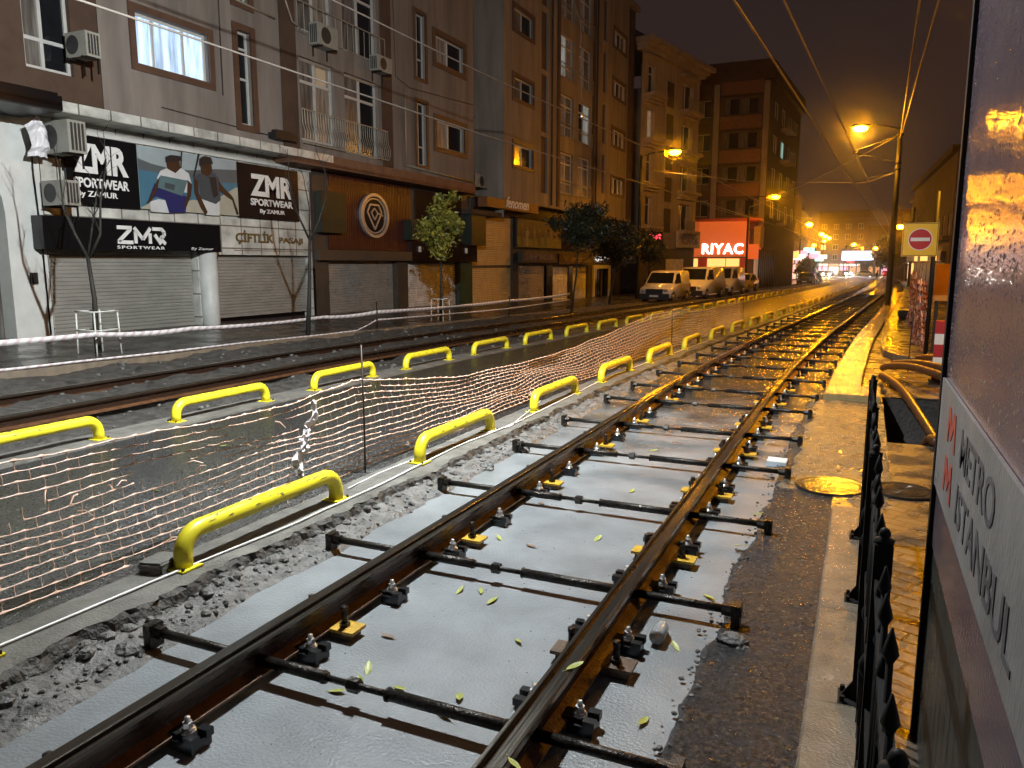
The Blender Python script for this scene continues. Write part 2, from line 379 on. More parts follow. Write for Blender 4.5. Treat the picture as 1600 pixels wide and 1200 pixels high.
m_redled = EM('red led lettering', (1., .06, .09), 2.4)
m_pinkled = EM('pink shop glow', (1., .42, .62), 1.1)
m_bluelit = EM('blue white sign', (.50, .66, 1.), 2.)
m_whitelit = EM('white shop glow', (1., .88, .74), 1.5)
m_teallit = EM('teal lamp', (.25, .95, .80), 1.8)
m_head = EM('headlamp beam', (1., .93, .82), 900.)
m_tail = EM('tail lamp', (1., .04, .03), 6.)
m_van = M('white van paint', (.66, .64, .60), .25, var=.05, coat=.6)
m_vanr = M('reddish van roof', (.55, .27, .18), .3, var=.05)
m_taxi = M('yellow car paint', (.70, .50, .05), .25, var=.05, coat=.6)
m_carw = M('grey car paint', (.30, .31, .31), .25, var=.05, coat=.6)
m_carr = M('red car paint', (.40, .03, .03), .25, var=.05, coat=.6)
m_cargr = M('pale green car paint', (.34, .40, .25), .25, var=.05, coat=.6)
m_tyre = M('tyre', (.012, .012, .012), .7)
m_rim = M('wheel rim', (.35, .35, .35), .3, .8)
m_trim = M('black plastic trim', (.015, .015, .016), .45)
m_lens = M('clear headlight', (.5, .5, .48), .08, .3)
m_plate = M('number plate', (.7, .7, .68), .4)
m_cond = M('ribbed conduit', (.085, .036, .014), .42, var=.4, vs=14)
m_soil = M('pit soil', (.016, .012, .009), .7, var=.5, vs=6, bump=.9, bs=20)
m_drum = M('dark drum', (.030, .032, .034), .4, var=.3)
m_redw = M('red barrier', (.45, .03, .03), .4)
m_hoard = M('orange hoarding', (.50, .24, .03), .5, var=.2, vs=3)
m_skin = M('skin', (.35, .22, .16), .6); m_cloth = M('dark clothing', (.018, .017, .018), .8); m_hair = M('dark hair', (.012, .010, .009), .6)
m_bottle = M('clear plastic', (.55, .57, .57), .15, var=.1, tr=.55)
m_chalk = M('white block', (.55, .62, .68), .5)

# ------------------------------------------------------------------ setting: ground, slab, road, kerbs, pavement
def frange(a, b, st):
    n = max(1, int(round((b - a) / st))); return [a + (b - a) * i / n for i in range(n + 1)]
def yset(segs):
    o = []
    for a, b, st in segs:
        for y in frange(a, b, st):
            if not o or y > o[-1] + 1e-6: o.append(y)
    return o
def sheet(mb, xs, ys, zf, shift=True, mi=0, smooth=True, xf=None):
    vs = []
    for y in ys:
        for x in xs:
            X = x + (dx(y) if shift else 0)
            if xf: X += xf(x, y)
            vs.append((X, y, zf(x, y)))
    n = len(xs); fs = [(j * n + i, j * n + i + 1, (j + 1) * n + i + 1, (j + 1) * n + i) for j in range(len(ys) - 1) for i in range(n - 1)]
    mb.add(vs, fs, mi, smooth)
YL = yset([(-3, 16, .5), (16, 60, 1.), (60, 320, 4)])
mb = MB(); sheet(mb, [-700, -200, -60, -30, -20, -12, -6, 0, 6, 12, 30, 60, 200, 700], yset([(-80, 0, 20), (0, 320, 5), (320, 1500, 120)]), lambda x, y: zg(y) - .62, shift=False)
struct(mb, 'ground', m_ground)
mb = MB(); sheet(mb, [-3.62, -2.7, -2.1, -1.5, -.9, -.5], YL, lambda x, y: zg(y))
_n, _l, _b = m_slab.node_tree.nodes, m_slab.node_tree.links, m_slab.node_tree.nodes['Principled BSDF']   # darker and smoother farther along the track, with a noisy transition
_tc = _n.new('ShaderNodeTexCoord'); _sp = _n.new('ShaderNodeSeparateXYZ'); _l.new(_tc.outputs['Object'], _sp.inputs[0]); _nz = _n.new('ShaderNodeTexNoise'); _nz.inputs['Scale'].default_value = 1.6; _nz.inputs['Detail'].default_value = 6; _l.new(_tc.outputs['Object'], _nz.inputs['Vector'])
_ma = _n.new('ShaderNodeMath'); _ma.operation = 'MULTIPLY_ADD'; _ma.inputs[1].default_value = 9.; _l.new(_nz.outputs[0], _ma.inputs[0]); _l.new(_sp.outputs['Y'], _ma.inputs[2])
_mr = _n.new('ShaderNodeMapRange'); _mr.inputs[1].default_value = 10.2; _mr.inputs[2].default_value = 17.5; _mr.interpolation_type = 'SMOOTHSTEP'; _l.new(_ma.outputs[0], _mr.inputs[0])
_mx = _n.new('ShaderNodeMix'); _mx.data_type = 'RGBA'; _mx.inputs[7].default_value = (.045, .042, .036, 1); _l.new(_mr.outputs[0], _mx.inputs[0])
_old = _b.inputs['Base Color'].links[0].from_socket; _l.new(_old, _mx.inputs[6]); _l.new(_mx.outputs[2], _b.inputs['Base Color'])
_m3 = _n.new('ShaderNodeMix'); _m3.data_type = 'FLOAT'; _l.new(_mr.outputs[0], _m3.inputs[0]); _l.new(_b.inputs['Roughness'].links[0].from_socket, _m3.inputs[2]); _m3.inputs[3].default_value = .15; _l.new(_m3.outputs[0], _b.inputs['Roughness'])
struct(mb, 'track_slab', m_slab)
# broken concrete between slab and near kerb
def zr(x, y):
    t = (x + 3.70) / lerp_tab([(1.8, .60), (3.4, .46), (8, .46)], y)                                    # 0 at kerb .. 1 at the slab
    n = fbm(x, y, 3.2, 5); n2 = fbm(x + 9, y, 9, 3)
    base = .075 * (1 - t) + .004 - .10 * max(0, t - .72 - .10 * fbm(x, y, 1.1, 3)) / .28
    hole = -.12 * sstep((.30 - t) / .25) * (0.5 + .9 * max(0, fbm(7, y, .8, 3)))
    return zg(y) + base + .030 * n + .016 * n2 + hole
mb = MB(); sheet(mb, frange(-3.80, -2.98, .026), yset([(-1, 14, .03), (14, 22, .08), (22, 50, .4)]), zr)
struct(mb, 'rubble_strip', m_rubble)
# near kerb strip carrying the pipe guards; ragged right edge
ys = yset([(-2, 16, .05), (16, 40, .3), (40, 300, 2.5)])
def kx(x, y):
    if x > -3.7: return .05 * fbm(3, y, 1.6, 4) + .022 * fbm(5, y, 9, 3)
    return 0
def kz(x, y):
    k = .10 if -4.12 < x < -3.66 else -.06
    if k > 0: k += .006 * fbm(x, y, 5) - (.02 * max(0, fbm(11, y, 2.2, 3)) if x > -3.72 else 0)
    return zg(y) + k
def kx(x, y):
    if x > -3.72: return .06 * fbm(3, y, 1.6, 4) + .03 * fbm(5, y, 8, 3) + .03 * fbm(x * 30, y, 13, 3)
    return 0
def kz(x, y):
    if x < -4.12: return zg(y) - .06
    if x < -3.68: return zg(y) + .10 + .006 * fbm(x, y, 5) - (.035 * max(0, fbm(11, y, 2.2, 3)) if x > -3.74 else 0)
    t = (x + 3.68) / .075
    return zg(y) + .095 - .17 * min(1, t) + .02 * fbm(x * 20, y, 9, 3) * (1 - abs(2 * min(1, t) - 1))
ys = yset([(-2, 12, .03), (12, 40, .3), (40, 300, 2.5)])
mb = MB(); sheet(mb, [-4.13, -4.115, -3.98, -3.85, -3.73, -3.69], ys, kz, xf=kx, smooth=False); sheet(mb, [-3.69, -3.67, -3.65, -3.63, -3.605], ys, kz, xf=kx, smooth=False, mi=1)
struct(mb, 'near_kerb', [m_kerbc, M('broken dark edge', (.045, .042, .036), .6, var=.6, vs=8, bump=.9, bs=40)])
mb = MB(); sheet(mb, frange(-7.55, -4.11, .43), YL, lambda x, y: zg(y) + .075 + .02 * (1 - abs(x + 5.8) / 1.75))
struct(mb, 'road', m_asph)
mb = MB(); sheet(mb, [-8.06, -8.02, -7.8, -7.53, -7.5], YL, lambda x, y: zg(y) + (.105 if -8.03 < x < -7.52 else -.2), smooth=False)
struct(mb, 'far_kerb', m_kerbc)
# left track bed, dug up
def zb(x, y):
    c = 0
    for rx in (-9.55, -11.05): c = max(c, 1 - abs(x - rx) / .38)
    t = (x + 12.5) / 4.45
    if y > 26:
        f = sstep((y - 26) / 8); far = zg(y) + .05 - (.2 if x > -8.1 else 0)
        if f >= 1: return far
        return far * f + (1 - f) * (zg(y) + .26 * (1 - t) - .03 - .16 * max(0, c))
    return zg(y) + .26 * (1 - t) - .03 + (.07 * fbm(x, y, 1.4, 5) + .03 * fbm(x, y, 5, 3)) * (1 - .6 * c) - .16 * max(0, c) - (.16 if x > -8.5 else 0) * sstep((x + 8.5) / .3)
mb = MB(); sheet(mb, frange(-12.5, -8.03, .12), yset([(2, 24, .12), (24, 60, .6), (60, 260, 4)]), zb)
struct(mb, 'track_bed', m_bed)
mb = MB(); sheet(mb, [-12.52, -12.50, -12.36, -12.30], YL, lambda x, y: lerp_tab(_zk, y) + (.0 if -12.51 < x < -12.32 else -.5), smooth=False)
struct(mb, 'pavement_kerb', m_kerbst)
mb = MB(); vs = []; YP = yset([(-12, 60, 1.5), (60, 300, 5)])
for y in YP:
    a = -12.49 + dx(y); b = -16.9 + .5 * dx(y) - (6 if y > 64 else 0)
    for i in range(7):
        x = a + (b - a) * i / 6; vs.append((x, y, zpave(x, y) - .004 * (i == 0)))
mb.add(vs, [(j * 7 + i, j * 7 + i + 1, (j + 1) * 7 + i + 1, (j + 1) * 7 + i) for j in range(len(YP) - 1) for i in range(6)], 0, True)
struct(mb, 'pavement', m_pave)
# right side: coarse asphalt, kerb stones, platform edge, pavers, pit
def za(x, y):
    e = sstep((x + .70) / .08)
    if (x + .16) ** 2 + (y - 7.42) ** 2 < .15: return zg(y) + .02
    return zg(y) + (-.05 + .075 * e) + .018 * fbm(x, y, 2.5, 5) + .007 * fbm(x, y, 14, 3) + .02 * max(0, fbm(x + 4, y, .9, 2))
def zax(x, y): return (.06 * fbm(1, y, 1.3, 4) + .015 * fbm(2, y, 8, 2)) if x < -.6 else 0
mb = MB(); sheet(mb, frange(-.72, -.06, .033), yset([(0, 10, .035), (10, 13.2, .06)]), za, xf=zax)
struct(mb, 'asphalt_strip', m_asph2)
mb = MB(); sheet(mb, frange(-.66, .35, .034), yset([(6.75, 10, .04), (10, 12.14, .06)]), lambda x, y: za(x, y) - .012 + .03 * sstep((y - 6.9 + .5 * fbm(x, y, 2, 3)) / .5) - .05 * sstep((-.52 + .1 * fbm(3, y, 2, 3) - x) / .08))
struct(mb, 'gravel_patch', m_sand)
mb = MB(); y = -1.0; i = 0
for y0, y1 in ((-.6, .6), (.6, 1.55), (1.55, 2.55), (2.55, 3.56), (3.56, 4.62), (4.62, 5.66), (5.66, 6.72)):
    vs = []
    b = .012
    prof = [(-.125, -.2), (-.125, .05), (-.113, .062), (.113, .062), (.125, .05), (.125, -.2)]
    for yy in (y0 + .004, y1 - .004):
        for (px, pz) in prof: vs.append((px, yy, pz + .006 * hsh(y0)))
    mb.add(vs, [(0, 1, 7, 6), (1, 2, 8, 7), (2, 3, 9, 8), (3, 4, 10, 9), (4, 5, 11, 10), (0, 5, 4, 3, 2, 1), (6, 7, 8, 9, 10, 11)])
struct(mb, 'kerb_stones', m_kerbst)
PIT = (.36, 1.7, 9.6, 12.9)
mb = MB()
def zpv(x, y): return zg(y) + .032 + .010 * fbm(x, y, .9, 3)
sheet(mb, frange(-.13, .36, .12), yset([(6.73, 13.2, .2)]), zpv, shift=False)
sheet(mb, frange(.13, .36, .12), yset([(-2, 6.73, .3)]), zpv, shift=False)
sheet(mb, frange(.36, 6., .4), yset([(-2, 9.6, .3)]), zpv, shift=False)
sheet(mb, frange(1.7, 6., .4), yset([(9.6, 12.9, .3)]), zpv, shift=False)
sheet(mb, frange(-.05, 7., .4), yset([(13.2, 75, 1.)]), zpv)
sheet(mb, frange(.36, 6., .4), yset([(12.9, 13.2, .3)]), zpv, shift=False)
sheet(mb, [0, 3, 7, 12], yset([(75, 300, 5)]), zpv)
struct(mb, 'right_pavement', m_paver)
mb = MB(); x0, x1, y0, y1 = PIT
sheet(mb, frange(x0 - .02, x1 + .02, .1), frange(y0 - .02, y1 + .02, .1), lambda x, y: zg(y) + .03 - .75 * min(1, min(x - x0 + .02, x1 + .02 - x, y - y0 + .02, y1 + .02 - y) / .13) + .06 * fbm(x, y, 3, 3), shift=False)
struct(mb, 'pit', m_soil)
mb = MB()
for k, (y0, y1) in enumerate(((12.15, 13.05), (13.06, 16.9), (16.92, 21), (21.02, 26), (26.02, 31), (31.02, 36), (36.02, 41), (41.02, 48), (48.02, 56), (56.02, 66))):
    xl, xr = (-.46, .02) if k else (-.46, .30)
    yy = frange(y0, y1, 1.); vs = []
    for y in yy:
        z = zg(y); d = dx(y)
        vs += [(xl + d, y, z - .2), (xl + d, y, z + .135), (xl + .02 + d, y, z + .15), (xr + d, y, z + .15 + .004 * (k == 0)), (xr + d, y, z - .1)]
    n = 5; fs = [(j * n + i, j * n + i + 1, (j + 1) * n + i + 1, (j + 1) * n + i) for j in range(len(yy) - 1) for i in range(4)]
    e = (len(yy) - 1) * n; fs += [(4, 3, 2, 1, 0), (e, e + 1, e + 2, e + 3, e + 4)]
    mb.add(vs, fs)
struct(mb, 'platform_edge', m_plat)
# loose gravel along the broken strips and in the dug up bed
mb = MB(); rnd = random.Random(3)
for i in range(1500):
    if i < 900: x = rnd.uniform(-3.68, -3.3); y = 1 + 12 * rnd.random() ** 1.4; z = zr(x, y); r = rnd.uniform(.004, .018)
    elif i < 1250: x = rnd.uniform(-12.2, -8.3); y = rnd.uniform(5, 22); z = zb(x, y); r = rnd.uniform(.015, .05)
    else: x = rnd.uniform(-.72, -.6); y = 1.5 + 9 * rnd.random(); z = zg(y) + .02; r = rnd.uniform(.005, .016)
    mb.rock((x + dx(y), y, z + r * .2), r, 0, .7, i)
for i in range(420):
    x = rnd.uniform(-3.05, -.7); y = 1.2 + 9 * rnd.random(); mb.rock((x, y, .002), rnd.uniform(.0015, .0055), 0, .6, i + 7000)
for i in range(170):
    x = rnd.uniform(-3.66, -3.48) if i < 140 else rnd.uniform(-3.5, -3.3); y = 1 + 14 * rnd.random() ** 1.3; r = rnd.uniform(.018, .05) * (1 if i < 140 else .7)
    mb.rock((x + dx(y), y, zr(x, y) + r * .15), r, 0, .65, i + 3000)
o = mb.build('gravel', m_rubble); o['kind'] = 'stuff'

# ------------------------------------------------------------------ rails
def rail_profile(g):
    """grooved tram rail, x across (groove on side g), z from the foot; (x, z, material)"""
    p = [(-.075, .0), (-.075, .012), (-.012, .034), (-.009, .05), (-.009, .125), (-.05, .138), (-.055, .150), (-.055, .176), (-.050, .180), (.004, .180), (.009, .176), (.012, .146), (.034, .146), (.038, .174), (.056, .174), (.058, .16), (.050, .135), (.009, .120), (.009, .05), (.012, .034), (.075, .012), (.075, .0)]
    return [(x * g, z) for x, z in p] if g > 0 else [(-x, z) for x, z in p]
def rail(xc, g, label, y0, y1, zoff, grp=None):
    ys = yset([(y0, 12, .8), (12, 60, .7), (60, y1, 1.5)]); pr = rail_profile(g); n = len(pr); mb = MB(); vs = []
    for y in ys:
        for (x, z) in pr: vs.append((xc + x + dx(y), y, zg(y) + zoff + z))
    for i in range(n):
        i2 = (i + 1) % n; a = pr[i]; b = pr[i2]
        mi = 0
        if a[1] > .13 and b[1] > .13 and max(a[1], b[1]) > .173: mi = 1
        if a[1] <= .034 and b[1] <= .034: mi = 2
        mb.add([], [])
        k0 = len(mb.v)
        mb.add([vs[j * n + q] for j in range(len(ys)) for q in (i, i2)], [(2 * j, 2 * j + 1, 2 * j + 3, 2 * j + 2) for j in range(len(ys) - 1)], mi, False)
    o = mb.build('tram_rail', [m_rail, m_railtop, m_rust]); return tag(o, label, 'rail', grp)
rail(-2.635, 1, 'dark grooved tram rail on the grey slab, the one nearer the mesh fence', -1, 230, .045, 'rails of the open track')
rail(-1.145, -1, 'long dark grooved tram rail on the right of the grey slab, beside the coarse asphalt', -1, 230, .045, 'rails of the open track')
rail(-9.55, 1, 'dark tram rail in the dug up bed, next to the far yellow guards', 2, 230, .02, 'rails of the dug up track')
rail(-11.05, -1, 'dark tram rail in the dug up bed, nearest the shops and the tape', 2, 230, .02, 'rails of the dug up track')

# ------------------------------------------------------------------ tie rods, clips
ROD_Y = [1.15, 2.73, 4.27, 5.87, 7.5, 9.0, 10.75, 12.1] + [13.7 + 1.6 * i for i in range(30)]
def make_rod(label):
    t = thing('tie_rod', label, 'tie rod', group='tie rods across the track')
    mb = MB(); mb.cyl((-.735, 0, .1), (-.32, 0, .1), .030, seg=10).cyl((-.34, 0, .1), (-.335, 0, .1), .034, seg=10)
    mb.cyl((.02, 0, .1), (.735, 0, .1), .030, seg=10).cyl((.02, 0, .1), (.03, 0, .1), .035, seg=10)
    mb.cyl((.62, 0, .1), (.66, 0, .1), .033, seg=10); mb.build('sleeve', m_rod, t)
    mb = MB(); mb.cyl((-.34, 0, .1), (.04, 0, .1), .0165, seg=8); mb.build('threaded_bar', m_rod, t)
    mb = MB(); mb.cyl((-.19, 0, .1), (-.135, 0, .1), .036, seg=6, smooth=False); mb.build('lock_nut', m_rod, t)
    mb = MB(); mb.cyl((-1.45, .0, .1), (-.755, 0, .1), .025, seg=9).cyl((.755, 0, .1), (1.33, 0, .1), .025, seg=9); build_each(mb, 'outer_bar', m_rod, t)
    for sx, x in ((-1, -1.47), (1, 1.35)):
        mb = MB()
        mb.box(x - .025, x + .025, -.045, .045, .015, .145); mb.cyl((x + sx * .03, 0, .1), (x - sx * .08, 0, .1), .036, seg=6, smooth=False)
        mb.build('end_bracket', m_rod, t)
    return t
rod0 = None
for i, y in enumerate(ROD_Y):
    loc = (-1.89 + dx(y), y, zg(y)); rz = -math.atan((dx(y + .5) - dx(y - .5)))
    lb = 'dark steel tie rod across the slab between the two rails, %s from the near end' % (ordw(i + 1) if i else 'nearest')
    if rod0 is None: rod0 = make_rod(lb); rod0.location = loc; rod0.rotation_euler = (0, 0, rz)
    else: dup(rod0, loc, rz, lb)
def make_clip(label):
    t = thing('rail_clip', label, 'rail clip', group='bolted clips along the open track rails')
    mb = MB(); mb.box(-.045, .075, -.055, .055, .0, .045); mb.box(.03, .085, -.06, -.02, .04, .075); mb.box(.03, .085, .02, .06, .04, .075); mb.box(-.075, -.02, -.04, .04, .045, .066)
    mb.build('clip_body', m_blackp, t)
    mb = MB(); mb.cyl((0, 0, .04), (0, 0, .132), .012, seg=8).lathe([(.034, .062), (.034, .071)], (0, 0, 0), 12).lathe([(.028, .0712), (.028, .081)], (0, 0, 0), 12).cyl((0, 0, .0812), (0, 0, .108), .022, seg=6, smooth=False)
    mb.build('bolt', m_chrome, t)
    return t
def make_plate(label, yellow):
    t = thing('rail_support', label, 'support plate', group='bolted plates along the open track rails')
    mb = MB(); mb.box(-.075, .105, -.065, .065, .038, .056); mb.box(-.06, .08, -.05, .05, .0, .037, 1)
    mb.build('plate', [m_yplate if yellow else m_bplate, m_bplate], t)
    mb = MB(); mb.cyl((.01, .0, .056), (.01, 0, .17), .017, seg=8).cyl((.01, 0, .056), (.01, 0, .078), .03, seg=6, smooth=False).cyl((.01, 0, .150), (.01, 0, .172), .020, seg=8)
    mb.build('jack_bolt', m_rod, t)
    return t
clip0 = plate_y = plate_b = None; nc = {}
for i, y in enumerate(ROD_Y[:15]):
    for side, xc in (('left', -2.635), ('right', -1.145)):
        sgn = 1
        for kind, off in (('c', .26), ('p', .54 if side == 'left' else .78), ('c', 1.03)):
            for flip in (0, 1):
                if flip and (kind == 'c' and i > 7): continue
                yy = y + off + (.04 if flip else 0); loc = (xc + (.118 if not flip else -.118) + dx(yy), yy, zg(yy) + .004); rz = 0 if not flip else math.pi
                key = (kind, side, flip); nc[key] = nc.get(key, 0) + 1
                face = {('left', 0): 'inner side of the left rail', ('left', 1): 'outer side of the left rail', ('right', 0): 'outer side of the right rail', ('right', 1): 'inner side of the right rail'}[(side, flip)]
                od = ordw(nc[key]) if nc[key] > 1 else 'nearest'
                if kind == 'c':
                    lb = '%s black clip with shiny bolt on the %s' % (od, face)
                    if clip0 is None: clip0 = make_clip(lb); clip0.location = loc; clip0.rotation_euler = (0, 0, rz)
                    else: dup(clip0, loc, rz, lb)
                else:
                    yel = (side == 'left') or i > 1
                    lb = '%s %s support plate with upright bolt on the %s' % (od, 'yellow' if yel else 'brown', face)
                    src = plate_y if yel else plate_b
                    if src is None:
                        src = make_plate(lb, yel); src.location = loc; src.rotation_euler = (0, 0, rz)
                        if yel: plate_y = src
                        else: plate_b = src
                    else: dup(src, loc, rz, lb)

# ------------------------------------------------------------------ yellow pipe guards
def make_guard(label, grp):
    t = thing('pipe_guard', label, 'pipe guard', group=grp)
    L, h, rb, r = 1.60, .228, .15, .059
    pts = [(0, -L / 2, 0), (0, -L / 2, h - rb)]
    for k in range(1, 7): a = math.pi / 2 * k / 6; pts.append((0, -L / 2 + rb * (1 - math.cos(a)), h - rb + rb * math.sin(a)))
    n = 8
    for k in range(1, n): pts.append((0, -L / 2 + rb + (L - 2 * rb) * k / n, h))
    for k in range(0, 7): a = math.pi / 2 * k / 6; pts.append((0, L / 2 - rb + rb * math.sin(a), h - rb + rb * math.cos(a)))
    pts += [(0, L / 2, 0)]
    mb = MB(); mb.tube(pts, r, 16); rn = random.Random(5)
    for k in range(34):                                      # scrapes, standing a hair off the pipe
        y = rn.uniform(-.6, .6); a = rn.uniform(.2, 1.5) if rn.random() < .7 else rn.uniform(-.6, 2.6); ln = rn.uniform(.01, .05); da = rn.uniform(.05, .14); rr = r + .0012
        mb.add([(rr * math.cos(a + p * da), y + q * ln, h + rr * math.sin(a + p * da)) for p, q in ((0, -1), (1, -.4), (1.1, .6), (.2, 1), (-.3, .2))], [(0, 1, 2, 3, 4)], 1)
    mb.build('bent_pipe', [m_yel, m_scuff], t, fix=True)
    mb = MB()
    for sy in (-1, 1): mb.box(-.085, .085, sy * L / 2 - .085, sy * L / 2 + .085, .0, .010)
    build_each(mb, 'foot_plate', m_yel, t)
    mb = MB()
    for sy in (-1, 1):
        for bx in (-.067, .067): mb.cyl((bx, sy * (L / 2 + .066), .01), (bx, sy * (L / 2 + .066), .028), .011, seg=6, smooth=False)
    build_each(mb, 'anchor_bolt', m_rod, t)
    return t
g0 = None; k = 0
for row, x, y, st, n, nm in (('a', -3.90, 1.35, 2.90, 34, 'on the kerb beside the grey slab track'), ('b', -7.70, 4.95, 2.65, 36, 'on the far kerb of the asphalt lane')):
    for i in range(n):
        yy = y + st * i + (.08 * (hsh(i, x) - .5) if i else 0)
        loc = (x + dx(yy), yy, zg(yy) + .103); rz = -math.atan(dx(yy + .5) - dx(yy - .5)) + .02 * (hsh(i, 3) - .5)
        lb = '%s yellow bent pipe guard %s' % (ordw(i + 1) if i else 'nearest', nm)
        gp = 'yellow pipe guards ' + nm
        if g0 is None: g0 = make_guard(lb, gp); g0.location = loc
        else: d = dup(g0, loc, rz, lb); d['group'] = gp

# ------------------------------------------------------------------ mesh fence between stakes
NETTOP = [(.6, 1.02), (2.6, .98), (3.9, .93), (5.0, .93), (5.86, .99), (8., .74), (10, .66), (12.2, .66), (14., .80), (16.6, 1.0), (18.8, 1.02), (22, .85), (26, .95)]
def net_pt(u, v):                                            # u along (m), v 0 bottom..1 top
    top = lerp_tab(NETTOP, u) - .03; bot = .10 + .05 * fbm(u, 3, .7, 2)
    sag = .009 * fbm(u, v * 3, 3.5, 3) + .016 * fbm(u + 5, v * 2.2, .9, 3)
    x = -4.30 + dx(u) + .10 * math.sin(v * 3.14) * fbm(u, 1, .35, 2) + .05 * fbm(u, v * 2, .9, 2) - .14 * v * sstep((u - 6) / 3) * sstep((15 - u) / 3) + .14 * sstep((6.3 - u) / 2) * 0
    z = zg(u) + bot + (top - bot) * v + sag + .02 * math.sin(u * 2.1 + v * 9) * (1 - abs(2 * v - 1))
    return Vector((x, u, z))
mb = MB(); rn = random.Random(11); rows = 13; cw = .16; u0, u1 = .6, 27.
ncol = int((u1 - u0) / cw)
torn = lambda i, j: (u0 + i * cw < 5.2 and j >= rows - 5 and fbm(i * .11, j * .35, 1., 3) > .12) or rn.random() < .012
for j in range(rows + 1):
    th = .0062 if j in (0, rows) else .0046
    for i in range(ncol):
        if torn(i, j): continue
        a = net_pt(u0 + i * cw, j / rows); c = net_pt(u0 + (i + 1) * cw, j / rows); b = (a + c) / 2 + Vector((0, 0, -.003))
        mb.tube([a, a.lerp(b, .35), b, c.lerp(b, .35), c], [th * 1.9, th * .8, th * .66, th * .8, th * 1.9], 4, 0, False, False)
for j in range(rows):
    for i in range(ncol + 1):
        if torn(i, j): continue
        o = .5 if j % 2 else 0.
        if i == ncol and o: continue
        a = net_pt(u0 + (i + o) * cw, j / rows); c = net_pt(u0 + (i + o * .9 + .02) * cw, (j + 1) / rows)
        mb.tube([a, (a + c) / 2 + Vector((rn.uniform(-.006, .006), rn.uniform(-.008, .008), 0)), c], [.0036, .0020, .0036], 3, 0, False, False)
for q in range(26):                                          # loose torn ends
    u = rn.uniform(1.6, 5.) if q < 20 else rn.uniform(6, 14); v = rn.uniform(.55, 1.) if q < 16 else rn.uniform(0, .3); p = net_pt(u, v); d = Vector((rn.uniform(.02, .1), rn.uniform(-.12, .12), rn.uniform(-.06, .05)))
    mb.tube([p, p + d * .5 + Vector((0, 0, .02)), p + d], [.006, .005, .003], 4, 0, False, False)
tag(mb.build('safety_net', m_net, fix=False), 'long pale orange plastic mesh fence strung along the asphalt lane, torn and sagging', 'mesh fence')
STK = [(-4.22, 5.9, 1.30, 'thin rusty stake holding the mesh fence behind the second near yellow guard'), (-3.95, 17.0, 1.18, 'thin rusty stake holding the far sagging part of the mesh fence'),
       (-4.25, 27.2, 1.25, 'thin rusty stake at the far end of the mesh fence'), (-4.3, .5, 1.25, 'thin rusty stake at the near end of the mesh fence')]
for x, y, h, lb in STK:
    mb = MB(); mb.tube([(x + dx(y), y, zg(y) + .0), (x + dx(y) + .004, y, zg(y) + h * .5), (x + dx(y) - .012, y + .01, zg(y) + h)], .0085, 6)
    tag(mb.build('stake', m_stake), lb, 'stake')
# plastic film caught in the net
mb = MB()
for st_, (ua, v0, v1, ph) in enumerate(((5.22, .96, .42, .3), (5.1, .58, .02, 2.1))):
    vs = []
    for i in range(17):
        t = i / 16; p = net_pt(ua - .10 * t + .05 * math.sin(t * 6 + ph), v0 + (v1 - v0) * t); wd = .028 + .05 * abs(fbm(t * 2.2, ph, 1.5, 3)) + .03 * math.sin(t * 3.1)
        for q in (-1, -.5, 0, .5, 1): vs.append(p + Vector((.03 + .035 * fbm(q * 2, t * 5 + ph, 1.6, 3), wd * q * (.8 + .5 * fbm(t * 6, ph + q, 1, 2)), .03 * fbm(q * 2 + ph, t * 7, 1.4, 3))))
    mb.add(vs, [(i * 5 + k, i * 5 + k + 1, i * 5 + k + 6, i * 5 + k + 5) for i in range(16) for k in range(4)], 0, False)
o = mb.build('plastic_film', m_bag, fix=False); sd = o.modifiers.new('s', 'SOLIDIFY'); sd.thickness = .002
tag(o, 'crumpled strip of white plastic film caught in the mesh fence', 'plastic film')
# white cables lying on the near kerb
def cable(pts, r, lb):
    mb = MB(); o = []
    for a, b in zip(pts, pts[1:]):
        for k in range(6): o.append(Vector(a).lerp(Vector(b), k / 6))
    o.append(Vector(pts[-1])); o = [Vector((p.x + dx(p.y) + .012 * fbm(p.y, r * 900, 1.1, 3), p.y, p.z + zg(p.y))) for p in o]
    mb.tube(o, r, 6); tag(mb.build('cable', m_cablew), lb, 'cable')
cable([(-3.99, .6, .113), (-3.90, 2.8, .113), (-3.80, 4.4, .113), (-3.80, 5.6, .113), (-3.86, 7.2, .113), (-3.80, 8.6, .113), (-3.86, 10.5, .113), (-3.95, 13., .113), (-3.9, 16, .113), (-3.85, 21, .113)], .0075, 'long white cable lying on the kerb along the foot of the yellow guards')
cable([(-3.98, 5.3, .113), (-4.05, 5.9, .10), (-3.97, 6.9, .113), (-3.92, 7.6, .112), (-3.78, 8.3, .113), (-4.0, 9.6, .14), (-3.9, 10.3, .3), (-3.98, 11.0, .14)], .006, 'second shorter white cable beside the third near yellow guard, partly lifted off the kerb')
